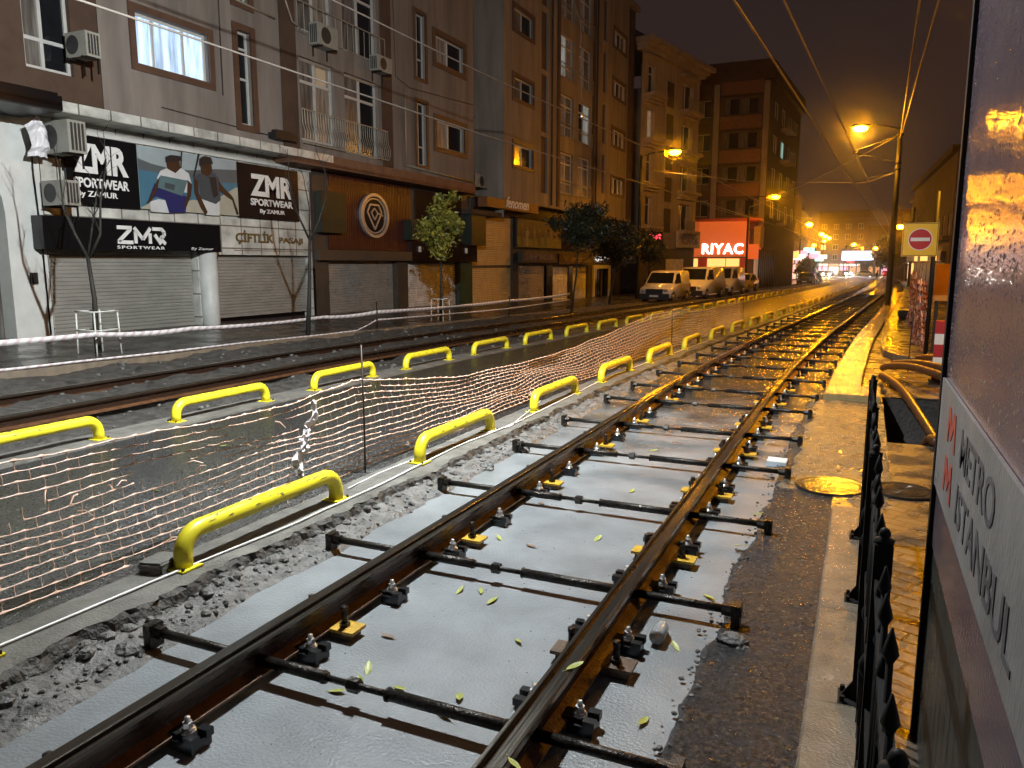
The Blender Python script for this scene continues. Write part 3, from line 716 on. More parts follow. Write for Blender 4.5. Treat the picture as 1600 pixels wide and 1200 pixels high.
# stones
def stone(x, y, z, sx, sy, sz, rz, lb, mt=None, sd=1):
    mb = MB(); mb.box(-sx, sx, -sy, sy, 0, sz * 2); me = mb.mesh('stone', mt or m_kerbc); bm = bmesh.new(); bm.from_mesh(me)
    bmesh.ops.recalc_face_normals(bm, faces=bm.faces)
    bmesh.ops.bevel(bm, geom=bm.edges[:], offset=min(sx, sy, sz) * .3, segments=2, affect='EDGES'); bmesh.ops.subdivide_edges(bm, edges=bm.edges[:], cuts=2)
    for v in bm.verts: v.co *= 1 + .16 * noise.fractal(v.co * 14 + Vector((sd, 0, 0)), 1, 2, 3)
    bm.to_mesh(me); bm.free(); o = bpy.data.objects.new('stone', me); scn.collection.objects.link(o); o.location = (x, y, z); o.rotation_euler = (0, 0, rz); tag(o, lb, 'stone')
def lump(x, y, z, r, lb, mt, sd):
    mb = MB(); mb.rock((0, 0, r * .3), r, 0, .62, sd); mb.rock((r * .5, -r * .4, r * .12), r * .55, 0, .6, sd + 1)
    me = mb.mesh('concrete_lump', mt); bm = bmesh.new(); bm.from_mesh(me); bmesh.ops.subdivide_edges(bm, edges=bm.edges[:], cuts=1)
    for v in bm.verts: v.co *= 1 + .10 * noise.fractal(v.co * 22 + Vector((sd, 0, 0)), 1, 2, 3)
    bm.to_mesh(me); bm.free(); o = bpy.data.objects.new('concrete_lump', me); scn.collection.objects.link(o); o.location = (x, y, z); tag(o, lb, 'stone')
stone(-4.03, 3.36, .085, .085, .11, .045, .25, 'grey concrete block leaning at the foot of the nearest complete yellow guard')
lump(-3.40, 2.60, .01, .085, 'grey broken concrete lump below the second tie rod end', m_rubble, 4)
lump(-3.34, 6.75, .0, .08, 'flat grey concrete piece in the rubble beside the left rail', m_rubble, 6)
lump(-3.34, 7.6, .0, .11, 'rough grey lump of concrete in the rubble further along the left rail', m_rubble, 8)
lump(-.56, 2.45, .0, .075, 'grey brown broken lump by the slab edge at the end of the second tie rod', m_rubble, 9)
lump(-.52, 4.05, .0, .08, 'grey brown broken lump by the slab edge at the end of the third tie rod', m_rubble, 10)
# fallen leaves
rn = random.Random(21); leaf_me = []
for k in range(5):
    mb = MB(); ln = .042 + .012 * rn.random(); wd = ln * (.32 + .12 * rn.random()); vs = []; cu = rn.uniform(.15, .5)
    for i in range(7):
        t = i / 6; ww = wd * math.sin(math.pi * (t * .92 + .04)) ** .8
        for q in (-1, 0, 1): vs.append(((t - .5) * 2 * ln, q * ww, .004 + abs(q) * ww * cu + .012 * cu * (2 * t - 1) ** 2))
    mb.add(vs, [(i * 3 + q, i * 3 + q + 1, i * 3 + q + 4, i * 3 + q + 3) for i in range(6) for q in (0, 1)], 0, True)
    mb.tube([(-ln, 0, .006), (-ln * 1.5, .004, .008)], .0014, 4)
    leaf_me.append(mb.mesh('fallen_leaf', m_leafb if k == 4 else m_leafy))
LV = [(-2.19, 2.78), (-2.14, 2.9), (-2.18, 3.02), (-1.93, 2.93), (-1.63, 2.98), (-1.62, 2.82), (-2.28, 3.35), (-1.6, 3.6), (-1.35, 3.05), (-2.2, 4.05), (-1.95, 4.0), (-2.08, 4.1), (-2.38, 5.0), (-2.1, 4.95),
      (-3.0, 3.65), (-3.05, 7.1), (-3.15, 5.2), (-.78, 3.15), (-.72, 2.65), (-.80, 3.9), (-.70, 5.5), (-.66, 6.3), (-.75, 4.6), (-.45, 2.75), (-1.3, 2.3), (-2.4, 5.9), (-1.8, 6.6), (-2.0, 8.2), (-.32, 2.9), (-2.9, 2.75), (-1.09, 3.1), (-1.06, 2.35), (-5.5, 4.6), (-6.2, 6.1), (-1.7, 5.3)]
for i, (x, y) in enumerate(LV):
    k = 4 if i in (6, 13, 25) else i % 4
    o = bpy.data.objects.new('fallen_leaf', leaf_me[k]); scn.collection.objects.link(o)
    z = .0 if -3.1 < x < -.7 else (.09 if x < -4 else .03)
    if -1.2 < x < -1.05: z = .222
    if x < -2.95 and x > -4: z = zr(x, y) + .004
    o.location = (x, y, z + .003); o.rotation_euler = (rn.uniform(-.25, .25), rn.uniform(-.25, .25), rn.uniform(0, 6.28))
    where = 'on the grey track slab' if -3.1 < x < -.7 else ('on the dark asphalt lane' if x < -4 else 'on the broken ground at the slab edge')
    if z > .2: where = 'stuck on top of the right rail'
    tag(o, '%s fallen leaf lying %s' % ('small curled brown' if k == 4 else 'small yellow green', where), 'leaf', 'fallen leaves')
# bottle and white block by the right rail
mb = MB(); mb.lathe([(.002, -.09), (.04, -.088), (.043, -.07), (.041, -.02), (.043, 0), (.041, .04), (.030, .075), (.013, .10), (.013, .115)], (-.90, 3.95, .052), 14, axis='y'); tag(mb.build('plastic_bottle', m_bottle), 'clear plastic bottle lying against the right rail foot', 'bottle')
mb = MB(); mb.box(-.79, -.60, 8.02, 8.22, .006, .06); tag(mb.build('polystyrene_block', m_chalk), 'small pale blue white block lying on the slab right of the track', 'block')

# ------------------------------------------------------------------ right side: railing, manholes, pit conduits, signs
t = thing('steel_railing', 'dark folded steel railing seen edge on, standing on the pavement beside the kerb stones', 'railing', (.10, 1.2, .06))
mbr = MB(); mbk = MB()
for k in range(5):
    mbp = MB(); mbf = MB()
    y = .1 + k * 1.17; x = .006 * math.sin(k * 2); h = 1.16
    mbp.box(x - .026, x + .026, y - .026, y + .026, 0, h); mbp.lathe([(.028, h), (.030, h + .012), (.014, h + .018), (.018, h + .03), (.012, h + .045), (.003, h + .05)], (x, y, 0), 8)
    mbf.box(x - .085, x + .04, y - .07, y + .07, -.005, .008)
    for bx, by in ((-.066, -.05), (-.066, .05)): mbf.cyl((x + bx, y + by, .008), (x + bx, y + by, .035), .012, seg=6, smooth=False)
    mbf.add([(x - .026, y - .006, .008), (x - .075, y - .006, .008), (x - .026, y - .006, .09), (x - .026, y + .006, .008), (x - .075, y + .006, .008), (x - .026, y + .006, .09)], [(0, 1, 2), (5, 4, 3), (0, 3, 4, 1), (1, 4, 5, 2), (2, 5, 3, 0)])
    mbf.build('foot_plate', m_pole, mbp.build('post', m_pole, t))
for z in (.16, .62, 1.04): mbr.box(-.014, .014, .1, 4.78, z - .016, z + .016)
rn = random.Random(4)
for k in range(40):
    y = .18 + k * .1165
    if min(abs(y - .1 - q * 1.17) for q in range(5)) < .05: continue
    h = 1.0 + .1 * (k % 2) + .05 * rn.random(); x = rn.uniform(-.012, .012)
    mbk.cyl((x, y, .12), (x * .3, y, h), .0085, seg=6); mbk.lathe([(.008, h), (.018, h + .02), (.012, h + .045), (.002, h + .08)], (x * .3, y, 0), 6)
    if k % 4 == 1: mbk.lathe([(.008, .5), (.024, .53), (.026, .56), (.008, .6)], (x * .5, y, 0), 8)
build_each(mbr, 'rail_bar', m_pole, t); mbk.build('pickets', m_pole, t)
m_mh = M('cast iron cover', (.07, .062, .052), .17, .6, var=.3, vs=8, bump=.12, bs=40, rv=.05)
def manhole(x, y, r, z, lb):
    mb = MB(); mb.lathe([(r, -.05), (r, .0), (r - .012, .007), (r - .05, .007), (r - .056, -.004), (r - .066, -.004), (r - .07, .006), (.9 * (r - .07), .006)], (0, 0, 0), 36, smooth=False)
    for k in range(9):
        rr = (r - .10) * (1 - k / 9.5)
        if rr > .04: mb.lathe([(rr, .004), (rr - .004, .0095), (rr - .016, .0095), (rr - .02, .004)], (0, 0, 0), 36, smooth=False)
    o = mb.build('manhole_cover', m_mh, None, (x, y, z)); tag(o, lb, 'manhole cover')
manhole(-.16, 7.42, .31, .036, 'round cast iron manhole cover at the end of the kerb stones, glinting with lamp light')
manhole(.44, 7.5, .27, .046, 'round ribbed cast iron cover in the pavers right of the steel railing')
for k, (pts, lb) in enumerate([([(.42, 15.6, .15), (.5, 14.7, .30), (.85, 13.6, .42), (1.35, 12.4, .36), (1.9, 11.6, .1)], 'longest ribbed orange conduit arching over the pit'),
                               ([(.62, 16.4, .15), (.72, 15.4, .28), (.98, 14.4, .40), (1.4, 13.4, .40), (1.95, 12.6, .2)], 'upper ribbed orange conduit beyond the pit, running beside the longest one'),
                               ([(.38, 14.7, .12), (.42, 13.8, .22), (.62, 12.7, .18), (.95, 11.4, -.2), (1.2, 10.8, -.6)], 'lower ribbed conduit dropping down into the dark pit'),
                               ([(.86, 9.45, .10), (.80, 9.75, .06), (.78, 10.1, -.2), (.85, 10.5, -.6)], 'short conduit end rising at the near edge of the pit'),
                               ([(1.1, 17.6, .15), (1.3, 16.4, .3), (1.55, 15.2, .3), (1.9, 14.4, .2)], 'furthest ribbed orange conduit lying past the pit')]):
    mb = MB(); P = [Vector(p) for p in pts]; o = []
    for i in range(len(P) - 1):
        p0 = P[max(0, i - 1)]; p1 = P[i]; p2 = P[i + 1]; p3 = P[min(len(P) - 1, i + 2)]
        for q in range(14):
            s = q / 14; o.append(.5 * ((2 * p1) + (p2 - p0) * s + (2 * p0 - 5 * p1 + 4 * p2 - p3) * s * s + (3 * p1 - p0 - 3 * p2 + p3) * s ** 3))
    o.append(P[-1]); mb.tube(o, [.058 + .006 * (i % 2) for i in range(len(o))], 10); tag(mb.build('conduit', m_cond), lb, 'conduit', 'conduits by the pit')
# dirt patch border and debris past the pit
mb = MB(); pl = [(.95, 38), (.82, 30), (.62, 24), (.52, 20.5), (.55, 19.2), (.75, 18.4), (1.05, 17.8), (1.5, 17.4)]
for (xa, ya), (xb, yb) in zip(pl, pl[1:]):
    d = Vector((xb - xa, yb - ya, 0)); d.normalize(); nn = Vector((-d.y, d.x, 0)) * .06; a = Vector((xa, ya, zg(ya))) + d * .01; b = Vector((xb, yb, zg(yb))) - d * .01
    vs = [a - nn, a + nn, a + nn + Vector((0, 0, .17)), a - nn + Vector((0, 0, .17)), b - nn, b + nn, b + nn + Vector((0, 0, .17)), b - nn + Vector((0, 0, .17))]
    mb.add(vs, [(0, 3, 2, 1), (4, 5, 6, 7), (0, 1, 5, 4), (1, 2, 6, 5), (2, 3, 7, 6), (3, 0, 4, 7)])
struct(mb, 'planting_kerb', m_kerbst)
for x, y, r, h, rot, lb in ((1.35, 33.5, .22, .5, 1.1, 'dark drum lying on the pavement at the foot of the catenary pole'), (1.55, 29.5, .24, .55, 1.3, 'dark drum lying nearer the pit than its twin')):
    mb = MB(); mb.lathe([(r * .95, 0), (r, .03), (r * .97, .06), (r, h * .5), (r * .97, h - .06), (r, h - .03), (r * .95, h)], (0, 0, 0), 16); o = mb.build('drum', m_drum, None, (x, y, zg(y) + r + .03)); o.rotation_euler = (R(90), 0, rot); tag(o, lb, 'drum')
# crumpled red netting fence
mb = MB(); rn = random.Random(8)
def nr(u, v): return Vector((1.25 + .040 * (u - 20) + .3 * fbm(u, v, .6, 3), u, zg(u) + .05 + 1.45 * v * (1 - .25 * fbm(u, 2, .5, 2)) + .1 * fbm(u, v * 4, 1.7, 2)))
for j in range(12):
    for i in range(90):
        u = 20 + i * .22
        if rn.random() < .1: continue
        mb.tube([nr(u, j / 11), nr(u + .11, j / 11 + .02), nr(u + .22, j / 11)], [.02, .013, .02], 4, 0, False, False)
        if rn.random() < .7: mb.tube([nr(u, j / 11), nr(u + .05, (j + 1) / 11)], .012, 3, 1 if rn.random() < .3 else 0, False, False)
tag(mb.build('crumpled_net', [m_netred, m_net], fix=False), 'crumpled red safety netting heaped along the right pavement', 'mesh fence')
mb = MB(); mb.tube([(.86, 16.2, .03), (.87, 16.2, .8), (.88, 16.2, 1.5)], .011, 6); tag(mb.build('stake', m_stake), 'thin rusty stake standing in the dirt patch beyond the pit', 'stake')
t = thing('barrier_board', 'red and white upright barrier board beside the steel cabinet', 'barrier', (1.28, 14.9, .04))
mb = MB(); mb.box(-.12, .12, -.03, .03, .05, 1.05); mb.build('panel', m_redw, t)
mb = MB()
for z in (.25, .65): mb.box(-.123, .123, -.034, -.0305, z, z + .18)
build_each(mb, 'white_band', m_signw, t); mb = MB(); mb.box(-.16, .16, -.14, .14, 0, .05); mb.build('foot', m_trim, t)
# no entry sign on its post
t = thing('no_entry_sign', 'square yellow no entry sign with a red disc and white bar on a dark post', 'road sign', (0, 18, 0))
FS = Frame((.66, 0, 0), (1, 0, 0)); mb = MB(); mb.fbox(FS, 0, .655, 2.20, 2.875, 0, .025); mb.build('sign_plate', m_signy, t)
mb = MB()
for a0, a1, z0, z1 in ((0.012, .643, 2.212, 2.222), (.012, .643, 2.853, 2.863), (.012, .022, 2.222, 2.853), (.633, .643, 2.222, 2.853)): mb.fbox(FS, a0, a1, z0, z1, .0255, .029)
mb.build('border', m_trim, t)
def disc(cx, cz, r0, r1, n0, n1, seg=40):
    mb = MB(); vs = []
    for n in (n0, n1):
        for r in (r0, r1):
            for k in range(seg): a = 2 * math.pi * k / seg; vs.append(FS.p(cx + r * math.cos(a), cz + r * math.sin(a), n))
    S = seg; fs = []
    for k in range(S):
        q = (k + 1) % S; fs += [(2 * S + k, 2 * S + q, 3 * S + q, 3 * S + k), (k, S + k, S + q, q), (S + k, 3 * S + k, 3 * S + q, S + q), (k, q, 2 * S + q, 2 * S + k)]
    return mb.add(vs, fs)
disc(.33, 2.54, 0.001, .205, .0255, .031).build('red_disc', m_signr, t); disc(.33, 2.54, .206, .222, .0255, .030).build('disc_edge', m_signw, t)
mb = MB(); mb.fbox(FS, .33 - .175, .33 + .175, 2.505, 2.575, .0315, .035); mb.build('white_bar', m_signw, t)
mb = MB(); mb.cyl((1.26, .05, zg(18) - .3), (1.26, .05, 3.5), .04, seg=12); mb.build('post', m_pole, t)
mb = MB()
for z in (2.4, 2.7): mb.box(.95, 1.3, .0, .02, z, z + .04)
mb.build('bracket', m_pole, t)
t = thing('hoarding', 'orange plywood hoarding panel standing behind the no entry sign', 'hoarding', (1.32, 20.5, zg(20.5)))
mb = MB(); mb.box(.18, .9, -.02, .02, 1.25, 2.1); mb.build('panel', m_hoard, t); mb = MB()
for x in (.26, .82): mb.box(x - .04, x + .04, .021, .08, -.1, 2.1)
build_each(mb, 'leg', m_bark, t)
# steel cabinet right next to the camera
t = thing('steel_cabinet', 'tall wet brushed steel cabinet close by on the right, with a grey lettered board', 'cabinet', (.325, 3.52, 0))
FK = Frame((0, 0, 0), (0, -1, 0))                            # local: s runs towards the viewer, n = -X
mb = MB(); mb.box(0, 1.5, -5.2, 0, .9, 5.2); mb.build('upper_casing', m_kiosk, t)
mb = MB(); mb.box(.004, 1.49, -5.19, -.006, -.1, .898); mb.build('plinth', m_kioskd, t)
mb = MB(); mb.box(-.016, .03, -.03, .022, .0, 5.2); mb.build('corner_post', m_pole, t)
mb = MB(); rn = random.Random(77)
for k in range(5200):
    a = .03 + 3.1 * rn.random() ** 1.0; z = rn.uniform(1.62, 3.6); r = rn.uniform(.0013, .0042) * (1 if rn.random() < .9 else 1.6); e = rn.uniform(1., 2.6); d = Vector((.55, .83)) if rn.random() < .6 else Vector((0, 1)); n0 = .0123 if 1.165 < z < 1.60 else .0003
    vs = [FK.p(a, z, n0 + r * .55)]; 
    for q in range(6): t_ = 1.047 * q; u_, v_ = math.cos(t_) * r * e, math.sin(t_) * r; vs.append(FK.p(a + d.x * u_ - d.y * v_, z + d.y * u_ + d.x * v_, n0))
    mb.add(vs, [(0, 1 + q, 1 + (q + 1) % 6) for q in range(6)], 0, True)
o = mb.build('raindrops', M('rain water', (.62, .58, .58), .09, .9, var=.1), t); o['kind'] = 'stuff'
bd = MB(); bd.fbox(FK, .032, 4.2, 1.165, 1.60, .0015, .012); bd = bd.build('printed_board', m_board, t)
mb = MB()
ftext(mb, FK, 'METRO', .78, 1.415, .0125, width=.70, height=.125, ext=.002, off=.012)
ftext(mb, FK, 'ISTANBUL', .78, 1.235, .0125, width=1.05, height=.125, ext=.002, off=.012); mb.build('lettering', m_letk, bd)
mb = MB()
for z in (1.415, 1.235): mb.fpoly(FK, [(.36 + x * .27, z + y * .13) for x, y in ((0, 0), (.12, 1), (.3, 1), (.5, .55), (.7, 1), (.88, 1), (1, 0), (.82, 0), (.76, .62), (.5, .15), (.24, .62), (.18, 0))], .0125, .0145)
mb.build('letter_mark', m_letr, bd)

# ------------------------------------------------------------------ buildings
def wall_grid(mb, fr, s0, s1, z0, z1, holes=(), n=0., depth=.2, mi=0):
    ss = sorted(set([s0, s1] + [v for h in holes for v in h[:2] if s0 < v < s1])); zz = sorted(set([z0, z1] + [v for h in holes for v in h[2:4] if z0 < v < z1]))
    for a, b in zip(ss, ss[1:]):
        for c, d in zip(zz, zz[1:]):
            if any(h[0] - 1e-6 <= a and b <= h[1] + 1e-6 and h[2] - 1e-6 <= c and d <= h[3] + 1e-6 for h in holes): continue
            mb.add([fr.p(a, c, n), fr.p(b, c, n), fr.p(b, d, n), fr.p(a, d, n)], [(0, 1, 2, 3)], mi)
    for h in holes:
        a, b, c, d = h[:4]; q = [(a, c), (b, c), (b, d), (a, d)]
        for (x0, y0), (x1, y1) in zip(q, q[1:] + q[:1]): mb.add([fr.p(x0, y0, n), fr.p(x1, y1, n), fr.p(x1, y1, n - depth), fr.p(x0, y0, n - depth)], [(0, 1, 2, 3)], mi)
def win(par, fr, s0, s1, z0, z1, n=-.13, div=(.5,), tr=None, glass=None, panes=None, fm=None, fw=.055, name='window'):
    mb = MB(); fm = fm or m_pvc
    xs = [s0] + [s0 + (s1 - s0) * d for d in div] + [s1]; zs = [z0] + ([z0 + (z1 - z0) * t for t in (tr if isinstance(tr, (list, tuple)) else [tr])] if tr else []) + [z1]
    for i, x in enumerate(xs):
        a, b = (x, x + fw) if i == 0 else ((x - fw, x) if i == len(xs) - 1 else (x - fw * .5, x + fw * .5)); mb.fbox(fr, a, b, z0, z1, n - .05, n + .012)
    for j, z in enumerate(zs):
        c, d = (z, z + fw) if j == 0 else ((z - fw, z) if j == len(zs) - 1 else (z - fw * .5, z + fw * .5))
        for a, b in zip(xs, xs[1:]): mb.fbox(fr, a + fw * .5, b - fw * .5, c, d, n - .048, n + .008)
    o = mb.build(name, fm, par)
    k = 0
    gs = {}
    for i, (a, b) in enumerate(zip(xs, xs[1:])):
        g = panes[i] if panes else (glass or m_glass)
        gs.setdefault(g.name, (g, MB()))[1].add([fr.p(a, z0, n - .03), fr.p(b, z0, n - .03), fr.p(b, z1, n - .03), fr.p(a, z1, n - .03)], [(0, 1, 2, 3)])
    for nm, (g, b) in gs.items(): b.build('pane', g, o)
    return o
def surround(par, fr, s0, s1, z0, z1, wd=.14, pr=.05, mt=None, bot=None):
    mb = MB(); bot = wd if bot is None else bot
    mb.fbox(fr, s0 - wd, s0, z0 - bot, z1 + wd, -.02, pr); mb.fbox(fr, s1, s1 + wd, z0 - bot, z1 + wd, -.02, pr)
    mb.fbox(fr, s0, s1, z1, z1 + wd, -.02, pr - .003); mb.fbox(fr, s0, s1, z0 - bot, z0, -.02, pr - .003)
    return mb.build('window_surround', mt or m_brnfr, par)
def shutter(par, fr, s0, s1, z0, z1, n, mt, sl=.085, name='roller_shutter'):
    mb = MB(); k = max(2, int((z1 - z0) / sl)); pr = []
    for i in range(k):
        z = z0 + (z1 - z0) * i / k; h = (z1 - z0) / k
        pr += [(z, 0.), (z + h * .25, .022), (z + h * .72, .022), (z + h * .97, .0)]
    pr.append((z1, 0.)); vs = []
    for (z, d) in pr: vs += [fr.p(s0, z, n + d), fr.p(s1, z, n + d)]
    mb.add(vs, [(2 * i, 2 * i + 1, 2 * i + 3, 2 * i + 2) for i in range(len(pr) - 1)])
    mb.fbox(fr, s0, s1, z0 - .09, z0, n - .02, n + .025)
    return mb.build(name, mt, par)
def railing(par, fr, s0, s1, z0, z1, n, mt=None, name='balcony_railing', belly=True, st=.12):
    mb = MB()
    mb.fbox(fr, s0, s1, z1 - .03, z1, n - .015, n + .015); mb.fbox(fr, s0, s1, z0, z0 + .025, n - .012, n + .012)
    k = int((s1 - s0) / st)
    for i in range(k + 1):
        a = s0 + (s1 - s0) * i / k; h = z1 - z0
        pts = [fr.p(a, z0, n), fr.p(a, z0 + h * .12, n + .07 * belly), fr.p(a, z0 + h * .32, n + .10 * belly), fr.p(a, z0 + h * .58, n + .01), fr.p(a, z0 + h * .8, n), fr.p(a, z1, n)] if belly else [fr.p(a, z0, n), fr.p(a, z1, n)]
        mb.tube(pts, .011, 4, 0, False, False)
    return mb.build(name, mt or m_iron, par)
def ac(fr, s, z, n, lb, w_=.8, h=.58, d=.3, rot=0, grp=None):
    t = thing('air_conditioner', lb, 'air conditioner', tuple(fr.p(s, z, n)), 0, grp or 'air conditioner units on the facades')
    f2 = Frame((0, 0, 0), fr.s) if not rot else Frame(fr.n * (w_ / 2 + .08) + fr.s * (d / 2), fr.n)
    mb = MB(); mb.fbox(f2, -w_ / 2, w_ / 2, 0, h, 0, d); mb.build('casing', m_ac, t)
    mb = MB(); c = -.1; S = 20
    vs = [f2.p(c, h / 2, d + .012)]; R0 = h * .38
    for k in range(S): a = 2 * math.pi * k / S; vs.append(f2.p(c + R0 * math.cos(a), h / 2 + R0 * math.sin(a), d + .006))
    mb.add(vs, [(0, 1 + k, 1 + (k + 1) % S) for k in range(S)]); mb.build('fan_grille', m_acd, t)
    mb = MB()
    for k in range(4):
        e = w_ / 2 if rot else -w_ / 2
        mb.fbox(f2, e - .004, e + .004, .05, h - .05, d * (.12 + .2 * k), d * (.25 + .2 * k))
    mb.build('side_vent', m_acd, t)
    mb = MB()
    for a in (-w_ * .35, w_ * .35): mb.fbox(f2, a - .02, a + .02, -.04, -.001, -.0, d + .05); mb.fbox(f2, a - .015, a + .015, -.3, -.04, 0, .03)
    mb.build('bracket', m_pole, t)
    return t
def sign_board(name, lb, fr, s0, s1, z0, z1, n0, n1, face, texts=(), cat='shop sign', lm=None, extra=None):
    c = fr.p((s0 + s1) / 2, z0, n0); t = thing(name, lb, cat, tuple(c)); f2 = Frame(fr.o - c, fr.s)
    mb = MB(); mb.fbox(f2, s0, s1, z0, z1, n0, n1); mb.build('sign_panel', face, t)
    if texts:
        mb = MB()
        for q in texts: ftext(mb, f2, q[0], q[1], q[2], n1 + .003, width=q[3], height=q[4], ext=.012, off=q[5] if len(q) > 5 else 0, shear=q[6] if len(q) > 6 else 0, slope=0, space=q[7] if len(q) > 7 else 1.)
        mb.build('lettering', lm or m_letw, t)
    if extra: extra(t, f2)
    return t
FU = Frame((-15.6, 0, 0), (0, 1, 0))                         # upper facades
FG = Frame((-16.3, 0, 0), (0, 1, 0))                         # shop fronts
# --- block A (brown, at the left edge, arched shop front)
A = thing('apartment_building', 'brown apartment building with a white arched shop front at the left edge', 'building', (0, 0, 0), group='apartment buildings along the street')
hl = [(10.75, 11.8, 5.98, 8.3), (10.75, 11.8, 9.15, 11.4), (7.2, 8.6, 6.0, 8.2)]
mb = MB(); wall_grid(mb, FU, -6, 12.45, 5.35, 24, hl, n=-.02); mb.fbox(FU, -6, 12.44, 5.2, 5.34, -1.2, .0); mb.build('wall', m_brown, A)
win(A, FU, 10.75, 11.8, 5.98, 8.3, div=(.42,), tr=.26, panes=[m_curt, m_glass], fw=.075); win(A, FU, 10.75, 11.8, 9.15, 11.4, div=(.42,), tr=.26, panes=[m_curt, m_glass], fw=.075); win(A, FU, 7.2, 8.6, 6., 8.2, div=(.5,), tr=.26)
mb = MB(); n = 14; ar = []
c0, rr = 9.05, 1.42
pts = [(c0 - rr, .3), (6.5, .3), (6.5, 5.2), (11.32, 5.2), (11.32, .3), (c0 + rr, .3)] + [(c0 + rr * math.cos(math.pi * k / n), 3.1 + 1.32 * math.sin(math.pi * k / n)) for k in range(n + 1)]
vs0 = len(mb.v)
cols = [(6.5, .2)]; 
for k in range(n):
    a0 = math.pi * k / n; a1 = math.pi * (k + 1) / n; xa, za_, xb, zb_ = c0 - rr * math.cos(a0), 3.1 + 1.32 * math.sin(a0), c0 - rr * math.cos(a1), 3.1 + 1.32 * math.sin(a1)
    mb.add([FG.p(xa, za_, 0), FG.p(xb, zb_, 0), FG.p(xb, 5.2, 0), FG.p(xa, 5.2, 0)], [(0, 1, 2, 3)]); mb.add([FG.p(xa, za_, 0), FG.p(xb, zb_, 0), FG.p(xb, zb_, -.4), FG.p(xa, za_, -.4)], [(0, 1, 2, 3)])
mb.fbox(FG, 6.3, c0 - rr, -.5, 5.2, -.4, 0); mb.fbox(FG, c0 + rr, 11.30, -.5, 5.2, -.4, 0)
mb.build('shop_arch', m_whitew, A); mb = MB(); mb.fbox(FG, 7.6, 10.5, 0, 3.0, -.6, -.42); mb.build('shop_door', m_curt, A)
mb = MB(); mb.fbox(FG, 7.6, 10.5, 3.0, 4.5, -.6, -.43); mb.build('arch_glass', m_glass, A)
t = thing('awning', 'black flat awning over the white arch at the left edge', 'awning', (-15.9, 10, 5.1)); mb = MB(); mb.box(-.5, .95, -3.5, .98, .0, .28); mb.box(-.45, .9, -3.45, .93, .29, .34); mb.build('cover', m_blk, t); mb = MB(); mb.box(-.5, .94, -3.4, .96, -.03, -.002); build_each(mb, 'lining', m_trim, t)
mb = MB(); mb.box(-.02, .05, -.07, .07, 0, .24); mb.box(.05, .08, -.05, .05, .03, .2); tag(mb.build('door_buzzer', m_trim, None, (-16.28, 10.93, 1.62)), 'small black box fixed to the white pillar beside the arch', 'wall box')
# --- block B (taupe, sportswear shop)
B = thing('apartment_building', 'taupe apartment building with one lit bluish window above the white tiled sportswear shop', 'building', (0, 0, 0), group='apartment buildings along the street')
holes = []; W = []
fl = 3.16
for k in range(5):
    dz = fl * k
    W.append((13.4, 15.6, 6.62 + dz, 7.78 + dz, 'lit' if k == 0 else 'n3'))
    W.append((16.62, 17.12, 5.78 + dz, 8.2 + dz, 'nar'))
    W.append((19.12, 20.78, 5.72 + dz, 8.12 + dz, 'fr')); W.append((21.3, 23.2, 5.62 + dz, 8.12 + dz, 'fr'))
    W.append((25.72, 26.42, 5.75 + dz, 8.02 + dz, 'st'))
    W.append((27.15, 29.5, 6.6 + dz, 7.62 + dz, 'w'))
mb = MB(); wall_grid(mb, FU, 12.45, 30.4, 5.42, 22.5, [w[:4] for w in W]); wall_grid(mb, Frame((-15.6, 30.4, 0), (-1, 0, 0)), 0, 2.4, 5.0, 22.5); mb.build('wall', m_taupe, B)
for (a, b, c, d, kd) in W:
    hi = c > 10
    if kd == 'lit': win(B, FU, a, b, c, d, div=(.27, .68), panes=[m_litblue] * 3, fw=.06); surround(B, FU, a, b, c, d, .16, .05)
    elif kd == 'n3': win(B, FU, a, b, c, d, div=(.27, .68), panes=[m_curt, m_glass, m_curt]); surround(B, FU, a, b, c, d, .16, .05)
    elif kd == 'nar': win(B, FU, a, b, c, d, div=(), tr=(.5, .82), fw=.06); surround(B, FU, a, b, c, d, .17, .05)
    elif kd == 'fr':
        o = win(B, FU, a, b, c, d, div=(.5,), tr=.72, panes=[m_curt, m_curtw if hsh(a, c) > .3 else m_glass], fw=.085)
        if a < 20 and not hi: q = MB(); q.add([FU.p(a + .95, c + 1.78, -.155), FU.p(b - .22, c + 1.78, -.155), FU.p(b - .22, d - .12, -.155), FU.p(a + .95, d - .12, -.155)], [(0, 1, 2, 3)]); q.build('lit_pane', m_litdimw, o)
    elif kd == 'st': win(B, FU, a, b, c, d, div=(.4,), tr=.3, fw=.05, fm=m_brnfr if hi else m_pvc); surround(B, FU, a, b, c, d, .13, .04)
    else:
        o = win(B, FU, a, b, c, d, div=(.33, .66) if hi else (.5,), panes=[m_litwarm if 9 < c < 10.5 else m_glass, m_curtw, m_curt] if hi else [m_curtw, m_glass]); surround(B, FU, a, b, c, d, .2, .05)
railing(B, FU, 19.05, 23.6, 5.62, 6.62, .10)
for k in (1, 2): railing(B, FU, 19.05, 23.6, 5.62 + fl * k, 6.5 + fl * k, .06, m_iron, belly=False, st=.3)
mb = MB()
mb.fbox(FU, 18.3, 18.95, 5.42, 22.4, -.0, .06); mb.fbox(FU, 23.4, 24.0, 5.42, 22.4, 0, .06); build_each(mb, 'brown_strip', m_brown, B)
mb = MB(); mb.fbox(FU, 18.6, 30.39, 5.02, 5.41, -.69, .06); mb.build('terracotta_band', m_terra, B)
mb = MB()
for k in range(12): a = 11.1 + k * .775; mb.fbox(FU, a + .006, a + .769, 5.18, 5.40, .0, .16)
mb.fbox(FU, 11.1, 20.4, 5.2, 5.38, -.0, .15); mb.fbox(FU, 11.1, 20.4, 5.182, 5.199, -.69, -.0); mb.build('canopy', m_tile, B)
